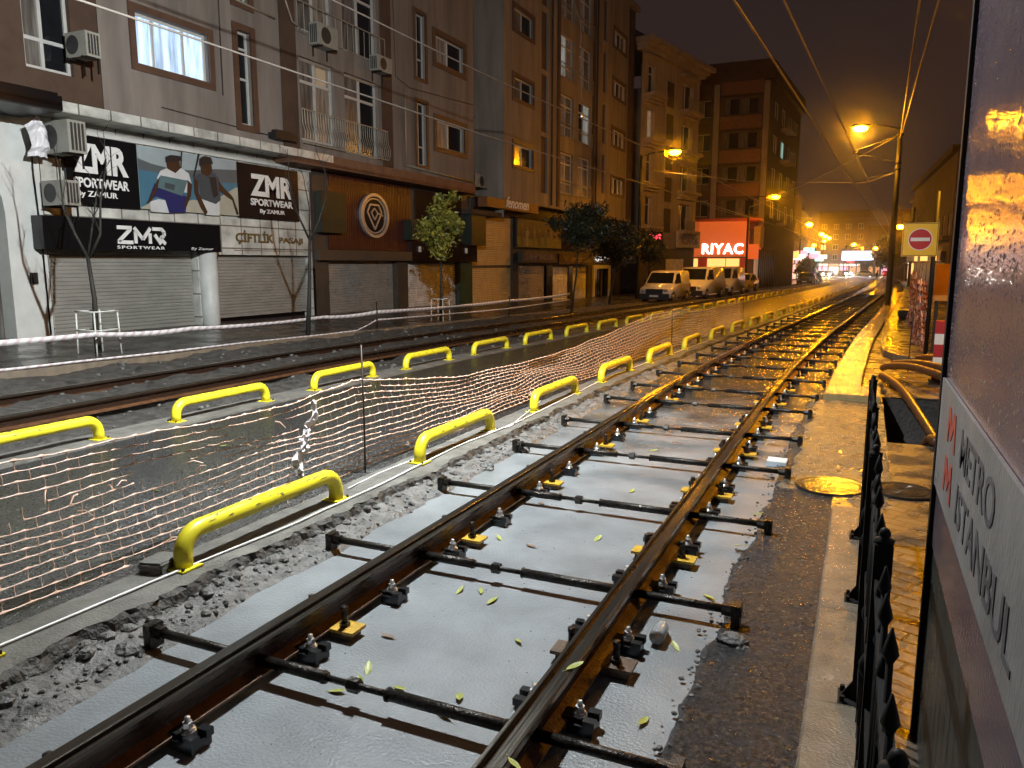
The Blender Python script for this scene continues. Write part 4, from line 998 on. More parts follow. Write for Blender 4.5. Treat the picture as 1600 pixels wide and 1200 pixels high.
mb = MB(); wall_grid(mb, FG, 11.32, 20.25, -.6, 5.18, [(11.33, 15.5, -.55, 2.42), (16.0, 20.2, -.55, 2.30)], depth=.35); mb.build('tiled_shop_front', m_tile, B)
mb = MB(); mb.fbox(FG, 11.321, 20.24, 4.92, 5.05, .002, .09); mb.build('light_trim', m_whitew, B)
shutter(B, FG, 11.4, 15.46, .50, 2.42, -.22, m_shut); shutter(B, FG, 16.04, 20.16, .62, 2.30, -.22, m_shut)
mb = MB(); mb.lathe([(.24, -.5), (.24, 2.38)], tuple(FG.p(15.75, 0, .1)), 24); mb.build('round_column', m_whitew, B)
# right half of block B: slatted timber front, bronze shutter, whitish shutter
mb = MB(); wall_grid(mb, FG, 20.25, 31.0, -.7, 5.05, [(20.95, 25.1, -.6, 2.15), (25.85, 30.05, -.6, 2.1)], n=.1, depth=.35); mb.build('dark_shop_front', m_dband, B)
mb = MB(); k = 0
a = 20.95
while a < 25.9: mb.fbox(FG, a, a + .075, 2.52, 4.95, .11, .16); a += .105
mb.build('timber_slats', m_slat, B)
mb = MB(); mb.fbox(FG, 20.25, 25.86, 2.16, 2.5, .1, .3); mb.build('fascia_band', m_dband, B)
mb = MB(); mb.fbox(FG, 25.88, 31.4, 2.12, 2.9, .1, .3); mb.fbox(FG, 26.4, 30.2, 3.0, 4.9, .11, .16); mb.build('dark_fascia', m_blk2, B)
shutter(B, FG, 21.0, 25.05, .38, 2.15, -.1, m_shutb); shutter(B, FG, 25.9, 30.0, .33, 2.1, -.1, m_shutw)
mb = MB(); mb.fbox(FG, 30.06, 31.2, -.6, 2.1, -.1, .15); mb.build('green_pillar', M('green pillar', (.010, .055, .032), .35), B)
mb = MB(); mb.fbox(FG, 20.3, 21.6, 3.05, 4.35, .165, .4); mb.build('green_box', m_dgreen, B)
mb = MB(); mb.fbox(FG, 30.5, 31.9, 2.85, 4.35, .11, .5); mb.build('green_side_box', m_dgreen, B)
mb = MB(); mb.fbox(FG, 25.5, 26.5, 2.95, 3.7, .17, .5); 
for k in range(6): mb.fbox(FG, 25.55 + k * .16, 25.6 + k * .16, 3., 3.65, .5, .53)
mb.build('green_vent_box', m_dgreen, B)
# pipes on block B
mb = MB(); mb.tube([FU.p(24.85, 8.3, .06), FU.p(24.85, 5.62, .06)], .03, 6); mb.tube([FU.p(24.85, 5.62, .06), FU.p(27.5, 5.55, .06), FU.p(30.3, 5.5, .06)], .04, 6); mb.tube([FU.p(16.35, 8.95, .05), FU.p(18.1, 8.85, .05)], .03, 6); mb.tube([FU.p(18.45, 11.5, .1), FU.p(18.5, 9.5, .1), FU.p(18.75, 8.95, .12), FU.p(19.1, 8.85, .14)], .025, 6); mb.build('service_pipe', m_iron, B)
# --- recess between B and C
mb = MB()
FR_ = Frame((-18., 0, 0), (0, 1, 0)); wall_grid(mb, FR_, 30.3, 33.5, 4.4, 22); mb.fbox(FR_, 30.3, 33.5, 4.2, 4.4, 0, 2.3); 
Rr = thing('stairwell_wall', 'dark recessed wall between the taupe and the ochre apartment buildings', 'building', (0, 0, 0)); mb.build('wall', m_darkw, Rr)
for k in range(4): win(Rr, FR_, 30.9, 32.1, 6.0 + fl * k, 7.9 + fl * k, n=.03, div=(.5,), glass=m_glass, fm=m_brnfr)
# --- block C (ochre)
C = thing('apartment_building', 'ochre apartment building with a lit cool window in its middle bay and dark vertical strips', 'building', (0, 0, 0), group='apartment buildings along the street')
holes = []; W = []
for k in range(4):
    dz = 3.08 * k
    W.append((34.5, 36.85, 6.75 + dz, 7.72 + dz, 'w')); W.append((50.1, 52.9, 6.7 + dz, 7.72 + dz, 'w2'))
    W.append((40.7, 42.75, 5.95 + dz, 8.15 + dz, 'fr')); W.append((43.6, 45.75, 6.0 + dz, 8.25 + dz, 'fr'))
    W.append((37.95, 38.85, 5.7 + dz, 8.55 + dz, 'strip')); W.append((48.05, 48.85, 6.5 + dz, 8.9 + dz, 'strip'))
mb = MB(); wall_grid(mb, FU, 33.4, 54.9, 5.15, 19.2, [q[:4] for q in W]); wall_grid(mb, Frame((-18.2, 33.4, 0), (1, 0, 0)), 0, 2.6, 4.2, 19.2); wall_grid(mb, Frame((-15.6, 54.9, 0), (-1, 0, 0)), 0, 6, 4.2, 19.2)
mb.fbox(FU, 33.41, 54.89, 5.0, 5.149, -.69, .02); mb.fbox(FU, 33.2, 55.1, 19.2, 19.5, -5, .35); mb.build('wall', m_taupe2, C)
for (a, b, c, d, kd) in W:
    if kd in ('w', 'w2'): win(C, FU, a, b, c, d, div=(.5,) if kd == 'w' else (.36, .66), panes=[m_curt, m_glass] if kd == 'w' else [m_curtw, m_glass, m_curt]); surround(C, FU, a, b, c, d, .17, .05)
    elif kd == 'fr':
        lit = (a < 42 and 11.5 < c < 13) or (a > 43 and 8.5 < c < 10)
        g = [m_litcool, m_curtw] if (lit and a < 42) else ([m_glass, m_litcool] if lit else [m_curtw, m_curt])
        win(C, FU, a, b, c, d, div=(.5,), tr=(.26, .74), panes=g, fw=.07)
    else:
        q = MB(); q.fbox(FU, a, b, c, d, -.19, -.12); q.build('dark_strip', m_brown, C)
mb = MB(); mb.fbox(FU, 40.15, 40.5, 5.15, 19.19, 0, .07); mb.fbox(FU, 46.05, 46.4, 5.15, 19.19, 0, .07); mb.fbox(FU, 54.0, 54.88, 5.15, 19.19, .0, .05); build_each(mb, 'brown_strip', m_brown, C)
for k in range(4): railing(C, FU, 40.6, 46.0, 5.9 + 3.08 * k, 6.65 + 3.08 * k, .06, m_iron, st=.2, belly=False)
# shops of block C
mb = MB(); wall_grid(mb, FG, 31.0, 55, -1.2, 5.1, [(31.2, 35.95, -.9, 4.35), (36.65, 40.5, -1., 1.95), (41.4, 47.7, -1., 1.9), (48.7, 52.3, -1., 1.8)], depth=.4); mb.fbox(FG, 31., 31.2, 2.2, 5, .02, .2); mb.build('shop_front', m_dband, C)
shutter(C, FG, 31.25, 35.9, .20, 4.35, -.12, m_shuty); shutter(C, FG, 36.7, 40.45, .0, 1.95, -.12, m_shutb); shutter(C, FG, 41.45, 44.2, -.1, 1.9, -.12, m_shutw); shutter(C, FG, 44.9, 47.65, -.15, 1.9, -.12, m_shutw)
mb = MB(); mb.fbox(FG, 44.2, 44.9, -.8, 1.9, -.2, .0); mb.fbox(FG, 40.5, 41.4, -.8, 1.93, -.2, .05); build_each(mb, 'dark_pier', m_blk, C)
mb = MB(); mb.fbox(FG, 31.3, 35.85, 1.86, 1.98, -.1, -.07); mb.build('shutter_joint', m_dband, C)
mb = MB(); mb.fbox(FG, 48.6, 48.85, -.8, 1.95, 0, .12); mb.fbox(FG, 52.05, 52.3, -.8, 1.95, 0, .12); mb.fbox(FG, 48.85, 52.05, 1.72, 1.95, 0, .12); build_each(mb, 'door_frame', m_white, C)
mb = MB(); mb.fbox(FG, 48.85, 52.05, -.8, 1.72, -.3, -.2); mb.fbox(FG, 50.4, 50.5, -.8, 1.7, -.2, -.15); mb.build('entrance_door', m_glass, C)
mb = MB(); wall_grid(mb, FG, 36, 48, 2.85, 4.35, n=.12); mb.fbox(FG, 31.2, 47.9, 4.36, 5.0, .02, .25); mb.build('upper_fascia', m_blk2, C)
mb = MB()
for a, z0, z1 in ((39.3, 5.15, 19.1), (46.75, 5.15, 19.1), (53.6, 5.15, 19.1)): mb.tube([FU.p(a, z1, .07), FU.p(a, z0, .07)], .05, 8)
build_each(mb, 'drain_pipe', m_darkw, C)
mb = MB(); mb.tube([FU.p(12.6, 10.5, .03), FU.p(16, 10.1, .03), FU.p(18.2, 10.3, .04)], .012, 5); mb.tube([FU.p(24.2, 12, .03), FU.p(24.3, 8.6, .03), FU.p(25.2, 8.4, .03), FU.p(30.3, 8.7, .03)], .012, 5); mb.tube([FU.p(14, 5.75, .03), FU.p(18.2, 5.62, .03)], .012, 5); mb.tube([FU.p(16.0, 6.4, .03), FU.p(16.05, 12, .03)], .018, 5)
build_each(mb, 'wall_cable', m_darkw, B)
# --- signs on the shop fronts
def logo(t, f2):
    mb = MB(); L = .045
    def bar(x0, y0, x1, y1, w_=.085):
        dxx, dyy = x1 - x0, y1 - y0; ln = math.hypot(dxx, dyy); px, py = -dyy / ln * w_ / 2, dxx / ln * w_ / 2
        mb.fpoly(f2, [(x0 + px, y0 + py), (x0 - px, y0 - py), (x1 - px, y1 - py), (x1 + px, y1 + py)], .382, .40)
    a, z = 12.78, 2.53
    bar(a, z + .36, a + .40, z + .36); bar(a + .37, z + .33, a + .03, z + .04); bar(a, z + .02, a + .42, z + .02)
    bar(a + .50, z, a + .50, z + .28); bar(a + .47, z + .37, a + .70, z + .10); bar(a + .70, z + .10, a + .93, z + .37); bar(a + .91, z, a + .91, z + .25)
    bar(a + .99, z + .36, a + 1.25, z + .36); bar(a + 1.25, z + .37, a + 1.34, z + .28); bar(a + 1.33, z + .29, a + 1.33, z + .2); bar(a + 1.33, z + .2, a + 1.22, z + .15); bar(a + 1.05, z + .22, a + 1.22, z); bar(a + 1.2, z + .16, a + 1.35, z)
    ftext(mb, f2, 'SPORTWEAR', 12.76, 2.395, .38, width=1.36, height=.075, ext=.012, off=.02, space=1.25)
    ftext(mb, f2, 'By Zamur', 14.95, 2.385, .38, width=.75, height=.085, ext=.01, shear=.2)
    mb.build('lettering', m_letw, t)
sign_board('shop_sign', 'long black fascia sign with thin white lettering above the pale shutter', FG, 11.0, 15.98, 2.36, 3.07, .02, .375, m_blk, extra=logo)
sign_board('shop_sign', 'black panel with bold white sportswear lettering left of the photo banner', FG, 11.85, 13.72, 3.36, 4.90, .02, .10, m_blk, [('ZMR', 12.02, 4.08, 1.42, .66, .04), ('SPORTWEAR', 12.0, 3.76, 1.43, .22, .03), ('By ZAMUR', 12.05, 3.52, 1.05, .17, .02)])
sign_board('shop_sign', 'dark brown panel with bold white sportswear lettering right of the photo banner', FG, 17.02, 19.58, 3.35, 4.87, .02, .10, m_blk2, [('ZMR', 17.50, 3.99, 1.80, .62, .04), ('SPORTWEAR', 17.48, 3.72, 1.80, .20, .03), ('By ZAMUR', 17.85, 3.48, 1.06, .15, .02)])
# photo banner: two golfers on a course by the water (flat printed colours)
cols = [M('banner ' + nme, c, .35, var=.1, vs=2) for nme, c in (('sky', (.34, .40, .42)), ('hill', (.10, .12, .13)), ('sea', (.06, .17, .25)), ('sand', (.42, .40, .32)), ('white', (.60, .62, .62)), ('navy', (.02, .025, .12)), ('dark', (.022, .022, .024)), ('tan', (.055, .028, .017)), ('grey', (.055, .07, .085)), ('teal', (.10, .17, .18)))]
t = thing('photo_banner', 'printed banner showing two golfers by the sea, between the two lettered panels', 'banner', tuple(FG.p(15.35, 3.38, 0))); f2 = Frame(FG.o - FG.p(15.35, 3.38, 0), FG.s)
mb = MB(); X0, Z0, SW, SH = 13.74, 3.38, 3.26, 1.5
def P(pts, mi, lay): mb.fpoly(f2, [(X0 + x * SW, Z0 + y * SH) for x, y in pts], .095 + .003 * lay, .0975 + .003 * lay, mi)
mb.fbox(f2, X0, X0 + SW, Z0, Z0 + SH, .02, .094, 0)
P([(0, .55), (0, .80), (.12, .74), (.3, .70), (.5, .72), (.75, .80), (1, .84), (1, .55)], 1, 0); P([(0, 0), (0, .62), (.35, .60), (.7, .56), (1, .60), (1, 0)], 2, 1)
P([(0, 0), (0, .02), (.12, .14), (.36, .14), (.5, .22), (.7, .22), (.98, .52), (1, .52), (1, 0)], 3, 2)
# two golfers
P([(0.083, -0.04), (0.083, 0.124), (0.159, 0.177), (0.261, 0.163), (0.268, -0.037)], 4, 3)
P([(0.064, 0.131), (0.134, 0.432), (0.197, 0.361), (0.389, 0.314), (0.446, 0.238), (0.414, -0.007), (0.255, -0.039), (0.223, 0.177), (0.146, 0.217)], 5, 4)
P([(0.197, 0.644), (0.261, 0.702), (0.338, 0.669), (0.395, 0.738), (0.471, 0.661), (0.497, 0.469), (0.465, 0.33), (0.35, 0.328), (0.197, 0.424), (0.159, 0.52)], 4, 5)
P([(0.038, 0.066), (0.089, 0.217), (0.146, 0.434), (0.185, 0.547), (0.21, 0.49), (0.159, 0.354), (0.096, 0.136)], 7, 6)
P([(0.191, 0.569), (0.452, 0.535), (0.395, 0.262), (0.159, 0.364)], 9, 7)
P([(0.452, 0.546), (0.497, 0.48), (0.478, 0.288), (0.427, 0.093), (0.395, 0.088), (0.439, 0.292)], 7, 8)
P([(0.261, 0.692), (0.255, 0.817), (0.299, 0.872), (0.382, 0.875), (0.389, 0.726), (0.338, 0.637)], 7, 7)
P([(0.248, 0.794), (0.248, 0.878), (0.299, 0.925), (0.395, 0.933), (0.414, 0.863), (0.299, 0.819)], 6, 8)
P([(0.229, 0.462), (0.325, 0.441), (0.312, 0.342), (0.223, 0.377)], 8, 9)
P([(0.586, 0.254), (0.783, 0.224), (0.777, -0.022), (0.618, -0.022)], 4, 3)
P([(0.516, 0.606), (0.58, 0.69), (0.669, 0.693), (0.739, 0.736), (0.79, 0.646), (0.796, 0.262), (0.739, 0.181), (0.58, 0.253), (0.567, 0.485)], 8, 5)
P([(0.516, 0.595), (0.561, 0.551), (0.561, 0.35), (0.643, 0.027), (0.618, -0.034), (0.567, 0.105), (0.516, 0.34)], 7, 6)
P([(0.783, 0.609), (0.822, 0.514), (0.924, 0.36), (0.949, 0.294), (0.911, 0.285), (0.783, 0.422)], 7, 6)
P([(0.605, 0.686), (0.592, 0.829), (0.643, 0.89), (0.713, 0.89), (0.72, 0.753), (0.669, 0.647)], 7, 7)
P([(0.58, 0.814), (0.586, 0.939), (0.643, 1.003), (0.713, 0.993), (0.732, 0.884), (0.656, 0.86)], 6, 8)
P([(0.682, 0.639), (0.752, 0.658), (0.771, 0.338), (0.72, 0.281)], 6, 7)
P([(0.408, 1.013), (0.42, 1.018), (0.401, 0.729), (0.389, 0.726)], 6, 6)
P([(0.58, 1.027), (0.599, 1.022), (0.529, 0.61), (0.516, 0.617)], 6, 4)
P([(0.917, 0.335), (0.936, 0.339), (0.994, 0.036), (0.968, 0.019)], 6, 7)
mb.build('printed_face', cols, t)
sign_board('shop_lettering', 'gold brown raised lettering on white tiles above the second pale shutter', FG, 16.85, 19.85, 2.42, 2.435, .001, .02, m_letg, [('ÇİFTLİK', 16.9, 2.60, 1.55, .40, .03), ('PASAJI', 18.68, 2.62, 1.1, .22, .03)], lm=m_letg)
# round emblem
c = FG.p(23.5, 3.74, .17); t = thing('round_emblem', 'round metal emblem with a diamond outline on the red brown slatted front', 'shop sign', tuple(c)); f2 = Frame((0, 0, 0), FG.s)
mb = MB(); S = 36
def ring(r0, r1, n0, n1, sx=.88, sz=.78):
    vs = []
    for n in (n0, n1):
        for r in (r0, r1):
            for k in range(S): a = 2 * math.pi * k / S; vs.append(f2.p(r * sx * math.cos(a), r * sz * math.sin(a), n))
    fs = []
    for k in range(S):
        q = (k + 1) % S; fs += [(2 * S + k, 2 * S + q, 3 * S + q, 3 * S + k), (k, S + k, S + q, q), (S + k, 3 * S + k, 3 * S + q, S + q), (k, q, 2 * S + q, 2 * S + k)]
    mb.add(vs, fs)
ring(.86, 1., 0, .10); ring(.74, .80, 0, .07); mb.build('rim', m_chr2, t); mb = MB(); ring(.001, .86, 0, .04); mb.build('dark_disc', m_blk2, t)
mb = MB()
def seg(x0, y0, x1, y1, w_=.06):
    ddx, ddy = x1 - x0, y1 - y0; ln = math.hypot(ddx, ddy); px, py = -ddy / ln * w_ / 2, ddx / ln * w_ / 2
    mb.fpoly(f2, [(x0 + px, y0 + py), (x0 - px, y0 - py), (x1 - px, y1 - py), (x1 + px, y1 + py)], .045, .075)
dp = [(-.44, .12), (-.26, .38), (.26, .38), (.44, .12), (0, -.48)]
for a, b in zip(dp, dp[1:] + dp[:1]): seg(*a, *b)
for a, b in (((-.2, .10), (0, .26)), ((0, .26), (.2, .10)), ((-.2, .10), (0, -.14)), ((0, -.14), (.2, .10)), ((.2, .10), (.52, .02))): seg(*a, *b, .045)
mb.build('diamond_outline', m_chr2, t)
for dz_, lbq in ((0, 'small'),):
    pass
t = thing('wall_lamp', 'pair of small bare lamps on the dark fascia behind the leafy young tree', 'wall lamp', tuple(FG.p(28.3, 2.5, .3)))
mb = MB()
for a in (-1.9, 2.0): mb.fbox(f2, a - .05, a + .05, 0, .22, 0, .06)
mb.build('lamp_glass', m_letw, t)
# fenomen sign, shop fascias of block C
def feno(t, f2):
    mb = MB(); ftext(mb, f2, 'fenomen', 33.5, 4.66, .765, width=2.7, height=.52, ext=.02, off=.012, shear=.35); mb.build('lettering', m_letw, t)
sign_board('shop_sign', 'orange brown fascia with white handwritten lettering above the cream shutter', FG, 31.5, 37.5, 4.58, 5.02, .3, .76, m_obrown, extra=feno)
sign_board('shop_sign', 'dull grey shop fascia over the first brown shutter right of the cream one', FG, 36.3, 41.2, 2.10, 2.72, .13, .4, m_dband, [('LAHMACUN', 36.7, 2.24, 4.0, .34, .03)], lm=M('faded violet lettering', (.16, .12, .15), .5))
sign_board('shop_sign', 'dull violet shop fascia behind the round dark tree', FG, 41.5, 47.8, 2.02, 2.62, .13, .4, M('violet grey face', (.075, .055, .075), .5), [('PİZZA', 43.6, 2.14, 3.6, .36, .03)], lm=M('dull cream lettering', (.26, .22, .15), .5), extra=lambda t, f2: (lambda mb: (mb.fpoly(f2, [(41.9, 2.5), (43.2, 2.5), (42.55, 2.1)], .405, .42), mb.build('triangle_mark', m_letg, t)))(MB()))
sign_board('shop_sign', 'small lit white lettering above the white framed entrance door', FG, 48.7, 52.4, 2.12, 2.16, .02, .06, m_blk, [('ŞEF', 48.9, 2.2, 2.9, .34, .03)], lm=EM('dim lit letters', (1, .98, .95), .7))
# photo strip of block C
bc = [M('strip ' + nme, c, .5, var=.25, vs=4) for nme, c in (('dark', (.05, .042, .034)), ('greenish', (.12, .13, .03)), ('grey', (.20, .18, .16)), ('tan', (.15, .09, .06)), ('blue', (.05, .06, .09)))]
t = thing('photo_banner', 'dim printed strip of standing figures above the dull grey shop fascia', 'banner', tuple(FG.p(39.2, 2.9, 0))); f3 = Frame(FG.o - FG.p(39.2, 2.9, 0), FG.s); mb = MB()
mb.fbox(f3, 36.1, 42.3, 2.9, 4.32, .125, .19, 0); rn = random.Random(2)
mb.fpoly(f3, [(36.1, 2.9), (36.1, 3.45), (38, 3.3), (40, 3.5), (42.3, 3.35), (42.3, 2.9)], .192, .196, 1)
for k in range(7):
    x = 36.6 + k * .82 + rn.uniform(-.1, .1); h = rn.uniform(.85, 1.1); z = 2.98; mi = rn.choice([0, 2, 3, 4])
    mb.fpoly(f3, [(x - .14, z), (x - .16, z + h * .5), (x - .25, z + h * .8), (x + .25, z + h * .8), (x + .17, z + h * .5), (x + .15, z)], .197 + .0004 * k, .2 + .0004 * k, mi)
    mb.fpoly(f3, [(x + .11 * math.cos(q * .785), z + h * .92 + .13 * math.sin(q * .785)) for q in range(8)], .201 + .0004 * k, .204 + .0004 * k, 3)
mb.build('printed_face', bc, t)
# air conditioners
ac(FG, 11.45, 4.35, .05, 'large air conditioner with a torn white cover on the shop front beside the arch', 0.95, .66, .42, rot=1)
ac(FG, 11.4, 3.28, .05, 'smaller air conditioner below the covered one beside the arch', .72, .52, .36, rot=1)
ac(FU, 11.75, 6.3, .0, 'cream air conditioner beside the white window on the brown wall at upper left', .62, .50, .34, rot=1)
ac(FU, 20.05, 8.52, .05, 'grey air conditioner with a round fan above the left french door', .95, .62, .34)
ac(FU, 23.1, 8.45, .05, 'grey air conditioner above the right french door', .85, .5, .34)
ac(FR_, 33.0, 8.85, .02, 'white air conditioner high in the dark recess between the buildings', .8, .6, .9, grp='air conditioner units on the facades')
ac(FR_, 33.0, 5.55, .9, 'pale air conditioner standing low in the dark recess on its ledge', 1.2, .6, .6)
mb = MB(); rn = random.Random(4); vs = []
for i in range(9):
    for j in range(9):
        a = i / 8; b = j / 8; vs.append((.30 + .16 * math.sin(a * 3) + .05 * fbm(a, b, 4, 3) + (.1 if .2 < b < .8 else 0), -.62 + a * .42 + .06 * fbm(a, b, 3, 2), -.1 + b * .82 * (1 - .5 * abs(a - .4)) + .05 * fbm(b, a, 4, 2)))
mb.add(vs, [(i * 9 + j, i * 9 + j + 1, i * 9 + j + 10, i * 9 + j + 9) for i in range(8) for j in range(8)])
o = mb.build('torn_cover', m_bag, None, tuple(FG.p(11.45, 4.35, .05)), fix=False); sd = o.modifiers.new('s', 'SOLIDIFY'); sd.thickness = .004; tag(o, 'crumpled white sheet hanging off the large air conditioner beside the arch', 'cloth')
mb = MB(); mb.tube([FG.p(11.15, 5., .03), FG.p(11.12, 3.9, .05), FG.p(11.18, 2.6, .04), FG.p(11.2, .5, .03)], .018, 6); mb.fbox(FG, 11.33, 11.6, 2.55, 3.0, .002, .2); tag(mb.build('wall_pipe', m_pole), 'dark cable and meter box running down beside the white pillar', 'pipe')
mb = MB(); mb.fbox(Frame((-15.6, 0, 0), (0, 1, 0)), 17.65, 18.55, 5.55, 5.72, .02, .3); mb.fbox(FU, 17.75, 18.4, 5.73, 5.8, .05, .24); tag(mb.build('floodlight_box', m_trim), 'black unlit lamp box on the taupe wall left of the railing', 'lamp')
# --- block D (beige, balconies)
D0 = Vector((-15., 54.95, 0)); D1 = Vector((-13.0, 65.1, 0)); FD = Frame(D0, D1 - D0); LD = (D1 - D0).length
D = thing('apartment_building', 'beige apartment building with a moulded cornice and small balconies behind the nearest lamp', 'building', (0, 0, 0), group='apartment buildings along the street')
W = []
for k in range(4):
    dz = 3.05 * k; W.append((.9, 2.2, 4.9 + dz, 6.9 + dz)); W.append((7.0, 9.2, 4.7 + dz, 6.7 + dz))
mb = MB(); wall_grid(mb, FD, 0, LD, -1.2, 16.7, W, depth=.5); wall_grid(mb, Frame(D1, Vector((-10.3, 2.2, 0))), 0, 10, -1.2, 16.7); mb.fbox(FD, 4.0, 5.4, 4.2, 15.6, 0, .05); mb.build('wall', m_beige, D)
mb = MB()
for i, (z0, z1, n) in enumerate(((16.7, 16.95, .35), (16.952, 17.2, .6), (17.202, 17.5, .95))): mb.fbox(FD, -.2 - n * .3, LD + n, z0, z1, -.3, n)
mb.build('cornice', m_beige, D)
mb = MB(); mb.fbox(FD, .5, LD - .5, 17.5, 18.4, -6, -1.0); mb.build('roof', m_brown, D)
for i, (a, b, c, d) in enumerate(W):
    win(D, FD, a, b, c, d, n=-.3, div=(.5,), tr=.72 if a < 5 else None, panes=[m_glass, m_litdimw] if i == 4 else [m_curt, m_glass], fm=m_pvc)
    q = MB(); q.fbox(FD, a - .5, b + .5, c - .32, c - .1, 0, .75); q.fbox(FD, a - .35, b + .35, c - .5, c - .322, 0, .5); q.fbox(FD, a - .5, b + .5, d + .35, d + .5, 0, .35); build_each(q, 'balcony_slab', m_beige, D)
    railing(D, FD, a - .4, b + .4, c - .1, c + .75, .66, m_iron, st=.16, belly=(i % 2 == 0))
mb = MB()
for k in range(5): mb.fbox(FD, 4.1, 5.3, 4.4 + k * 2.3, 6.2 + k * 2.3, .051, .07)
mb.build('dark_strip', m_darkw, D)
mb = MB(); wall_grid(mb, FD, .3, LD - .3, -.9, 3.2, n=.05); mb.build('shop_front', m_dband, D); shutter(D, FD, 4.6, 8.0, -.6, 2.4, .08, m_shutw)
sign_board('shop_sign', 'small sign with glowing red led lettering beside the first lamp pole', FD, .2, 3.6, 3.70, 4.4, .1, .25, m_blk, [('TİMİ', .5, 3.82, 2.8, .46, .04)], lm=m_redled)
t = sign_board('shop_sign', 'cream shop sign with obscured violet lettering above the parked vans', FD, 6.4, 10.8, 3.3, 4.55, .1, .3, M('cream sign face', (.40, .36, .30), .5), [('KUAFÖR', 7.0, 3.55, 3.4, .7, .04)], lm=M('violet lettering', (.10, .07, .14), .5))
# --- block E (corner building with the orange shop)
E_ = thing('apartment_building', 'dark corner apartment building with orange bands above the bright orange red shop', 'building', (0, 0, 0), group='apartment buildings along the street')
FE = Frame((0, 80, 0), (1, 0, 0)); FE2 = Frame((-9.2, 80, 0), (.06, 1, 0)); fo = 3.2
mb = MB(); Wl = []
for k in range(5): z = 5.05 + fo * k - .0; Wl.append((-16.1, -14.75, z + 2.35 - .7, z + 2.35 + .9)); Wl.append((-13.5, -10.3, z + 1.75, z + 3.25))
wall_grid(mb, FE, -18, -9.2, -1.2, 19.4, Wl, depth=.25); W2 = []
for k in range(5):
    for q in range(4): W2.append((2.2 + q * 4.6, 4.6 + q * 4.6, 6.6 + fo * k, 8.3 + fo * k))
wall_grid(mb, FE2, 0, 20, -1.2, 19.4, W2, depth=.25); mb.build('wall', M('dull ochre wall', (.10, .072, .05), .85, var=.2, vs=1), E_)
mb = MB(); mb.fbox(FE, -17.5, -9.0, 19.4, 21.2, -6, .5); mb.fbox(FE2, -.3, 20.3, 19.4, 21., -5, .4); mb.build('roof_parapet', m_brown, E_)
for i, (a, b, c, d) in enumerate(Wl):
    k = i // 2
    if i % 2 == 0: win(E_, FE, a, b, c, d, div=(.45,), panes=[m_litteal] * 2 if k == 4 - 0 else [m_curt, m_glass], n=-.1)
    else: win(E_, FE, a, b, c, d, div=(.16, .45, .72), panes=[m_litcool if k == 4 else m_curt, m_glass, m_curt, m_glass], n=-.1, fm=m_brnfr)
for i, (a, b, c, d) in enumerate(W2): win(E_, FE2, a, b, c, d, div=(.5,), panes=[m_glass, m_curt] if i != 9 else [m_litcool, m_litteal], n=-.1)
mb = MB()
for k in range(5): z = 5.05 + fo * k; mb.fbox(FE, -13.8, -9.9, z + .35, z + 1.55, .0, .35)
build_each(mb, 'orange_band', m_obrown, E_)
mb = MB()
for k in range(5): z = 5.05 + fo * k; mb.fbox(FE, -13.85, -9.85, z + .22, z + .345, 0, .4); mb.fbox(FE, -13.85, -9.85, z + 1.555, z + 1.7, 0, .4); mb.fbox(FE, -16.3, -14.6, z + .3, z + .95, 0, .3)
mb.fbox(FE, -13.95, -13.7, 5., 19.3, .0, .25); mb.fbox(FE, -14.75, -14.5, 5, 19.3, 0, .25); build_each(mb, 'brown_trim', m_brown, E_)
mb = MB(); mb.fbox(FE, -14.49, -13.96, 5, 19.3, 0, .3); mb.fbox(FE, -9.8, -9.3, 5, 19.3, .0, .25); build_each(mb, 'light_pilaster', m_beige, E_)
for k in range(4): railing(E_, FE2, 7.0, 10.2, 6.3 + fo * k, 7.2 + fo * k, .9, m_iron, st=.3, belly=False); q = MB(); q.fbox(FE2, 6.8, 10.4, 6.0 + fo * k, 6.3 + fo * k, .0, 1.0); build_each(q, 'balcony_slab', m_beige, E_)
# orange shop at the corner
S_ = thing('corner_shop', 'bright orange red corner shop front with a wide awning fascia', 'shop', (0, 0, 0)); FS2 = Frame((0, 77.6, 0), (1, 0, 0))
mb = MB(); mb.fbox(FS2, -16.2, -10.6, 2.75, 6.1, -2.3, 0); mb.fbox(FS2, -17.6, -16.21, 2.6, 3.9, -2.3, .1); mb.fbox(FS2, -10.59, -9.4, 2.5, 3.9, -2.3, -.1); mb.build('fascia', m_redshop_lit, S_)
mb = MB(); mb.fbox(FS2, -16.4, -9.3, 6.11, 6.35, -2.35, .25); mb.build('cornice', m_redshop, S_)
mb = MB()
for a, b in ((-17.5, -15.2), (-14.3, -12.6), (-12.5, -11.2)): mb.fbox(FS2, a, b, .0, 2.55, -1.0, -.8)
build_each(mb, 'lit_window', m_cream_lit, S_)
mb = MB(); mb.fbox(FS2, -15.2, -14.31, -.6, 2.6, -1., -.6); mb.fbox(FS2, -11.2, -10.6, -.6, 2.6, -1, -.6); build_each(mb, 'red_pier', m_redshop, S_)
mb = MB()
for k in range(9): mb.fbox(Frame((-9.3, 77.7, 0), (.06, 1, 0)), .2 + k * 1.0, .38 + k * 1.0, -.6, 3.4, -.1, .05)
mb.fbox(FS2, -17.8, -10.4, -.6, -.02, -1.2, -.55); build_each(mb, 'dark_mullion', m_blk, S_)
mb = MB(); f5 = Frame((-9.35, 77.8, 0), (.06, 1, 0)); mb.fbox(f5, .3, 9, 3.6, 5.6, -.6, .0); mb.build('side_panel', M('sandy panel', (.42, .28, .14), .6), S_)
mb = MB(); mb.fbox(f5, .3, 9, -.2, 3.3, -.5, -.3); mb.build('side_window', EM('dim shop interior', (.8, .5, .3), .25), S_)
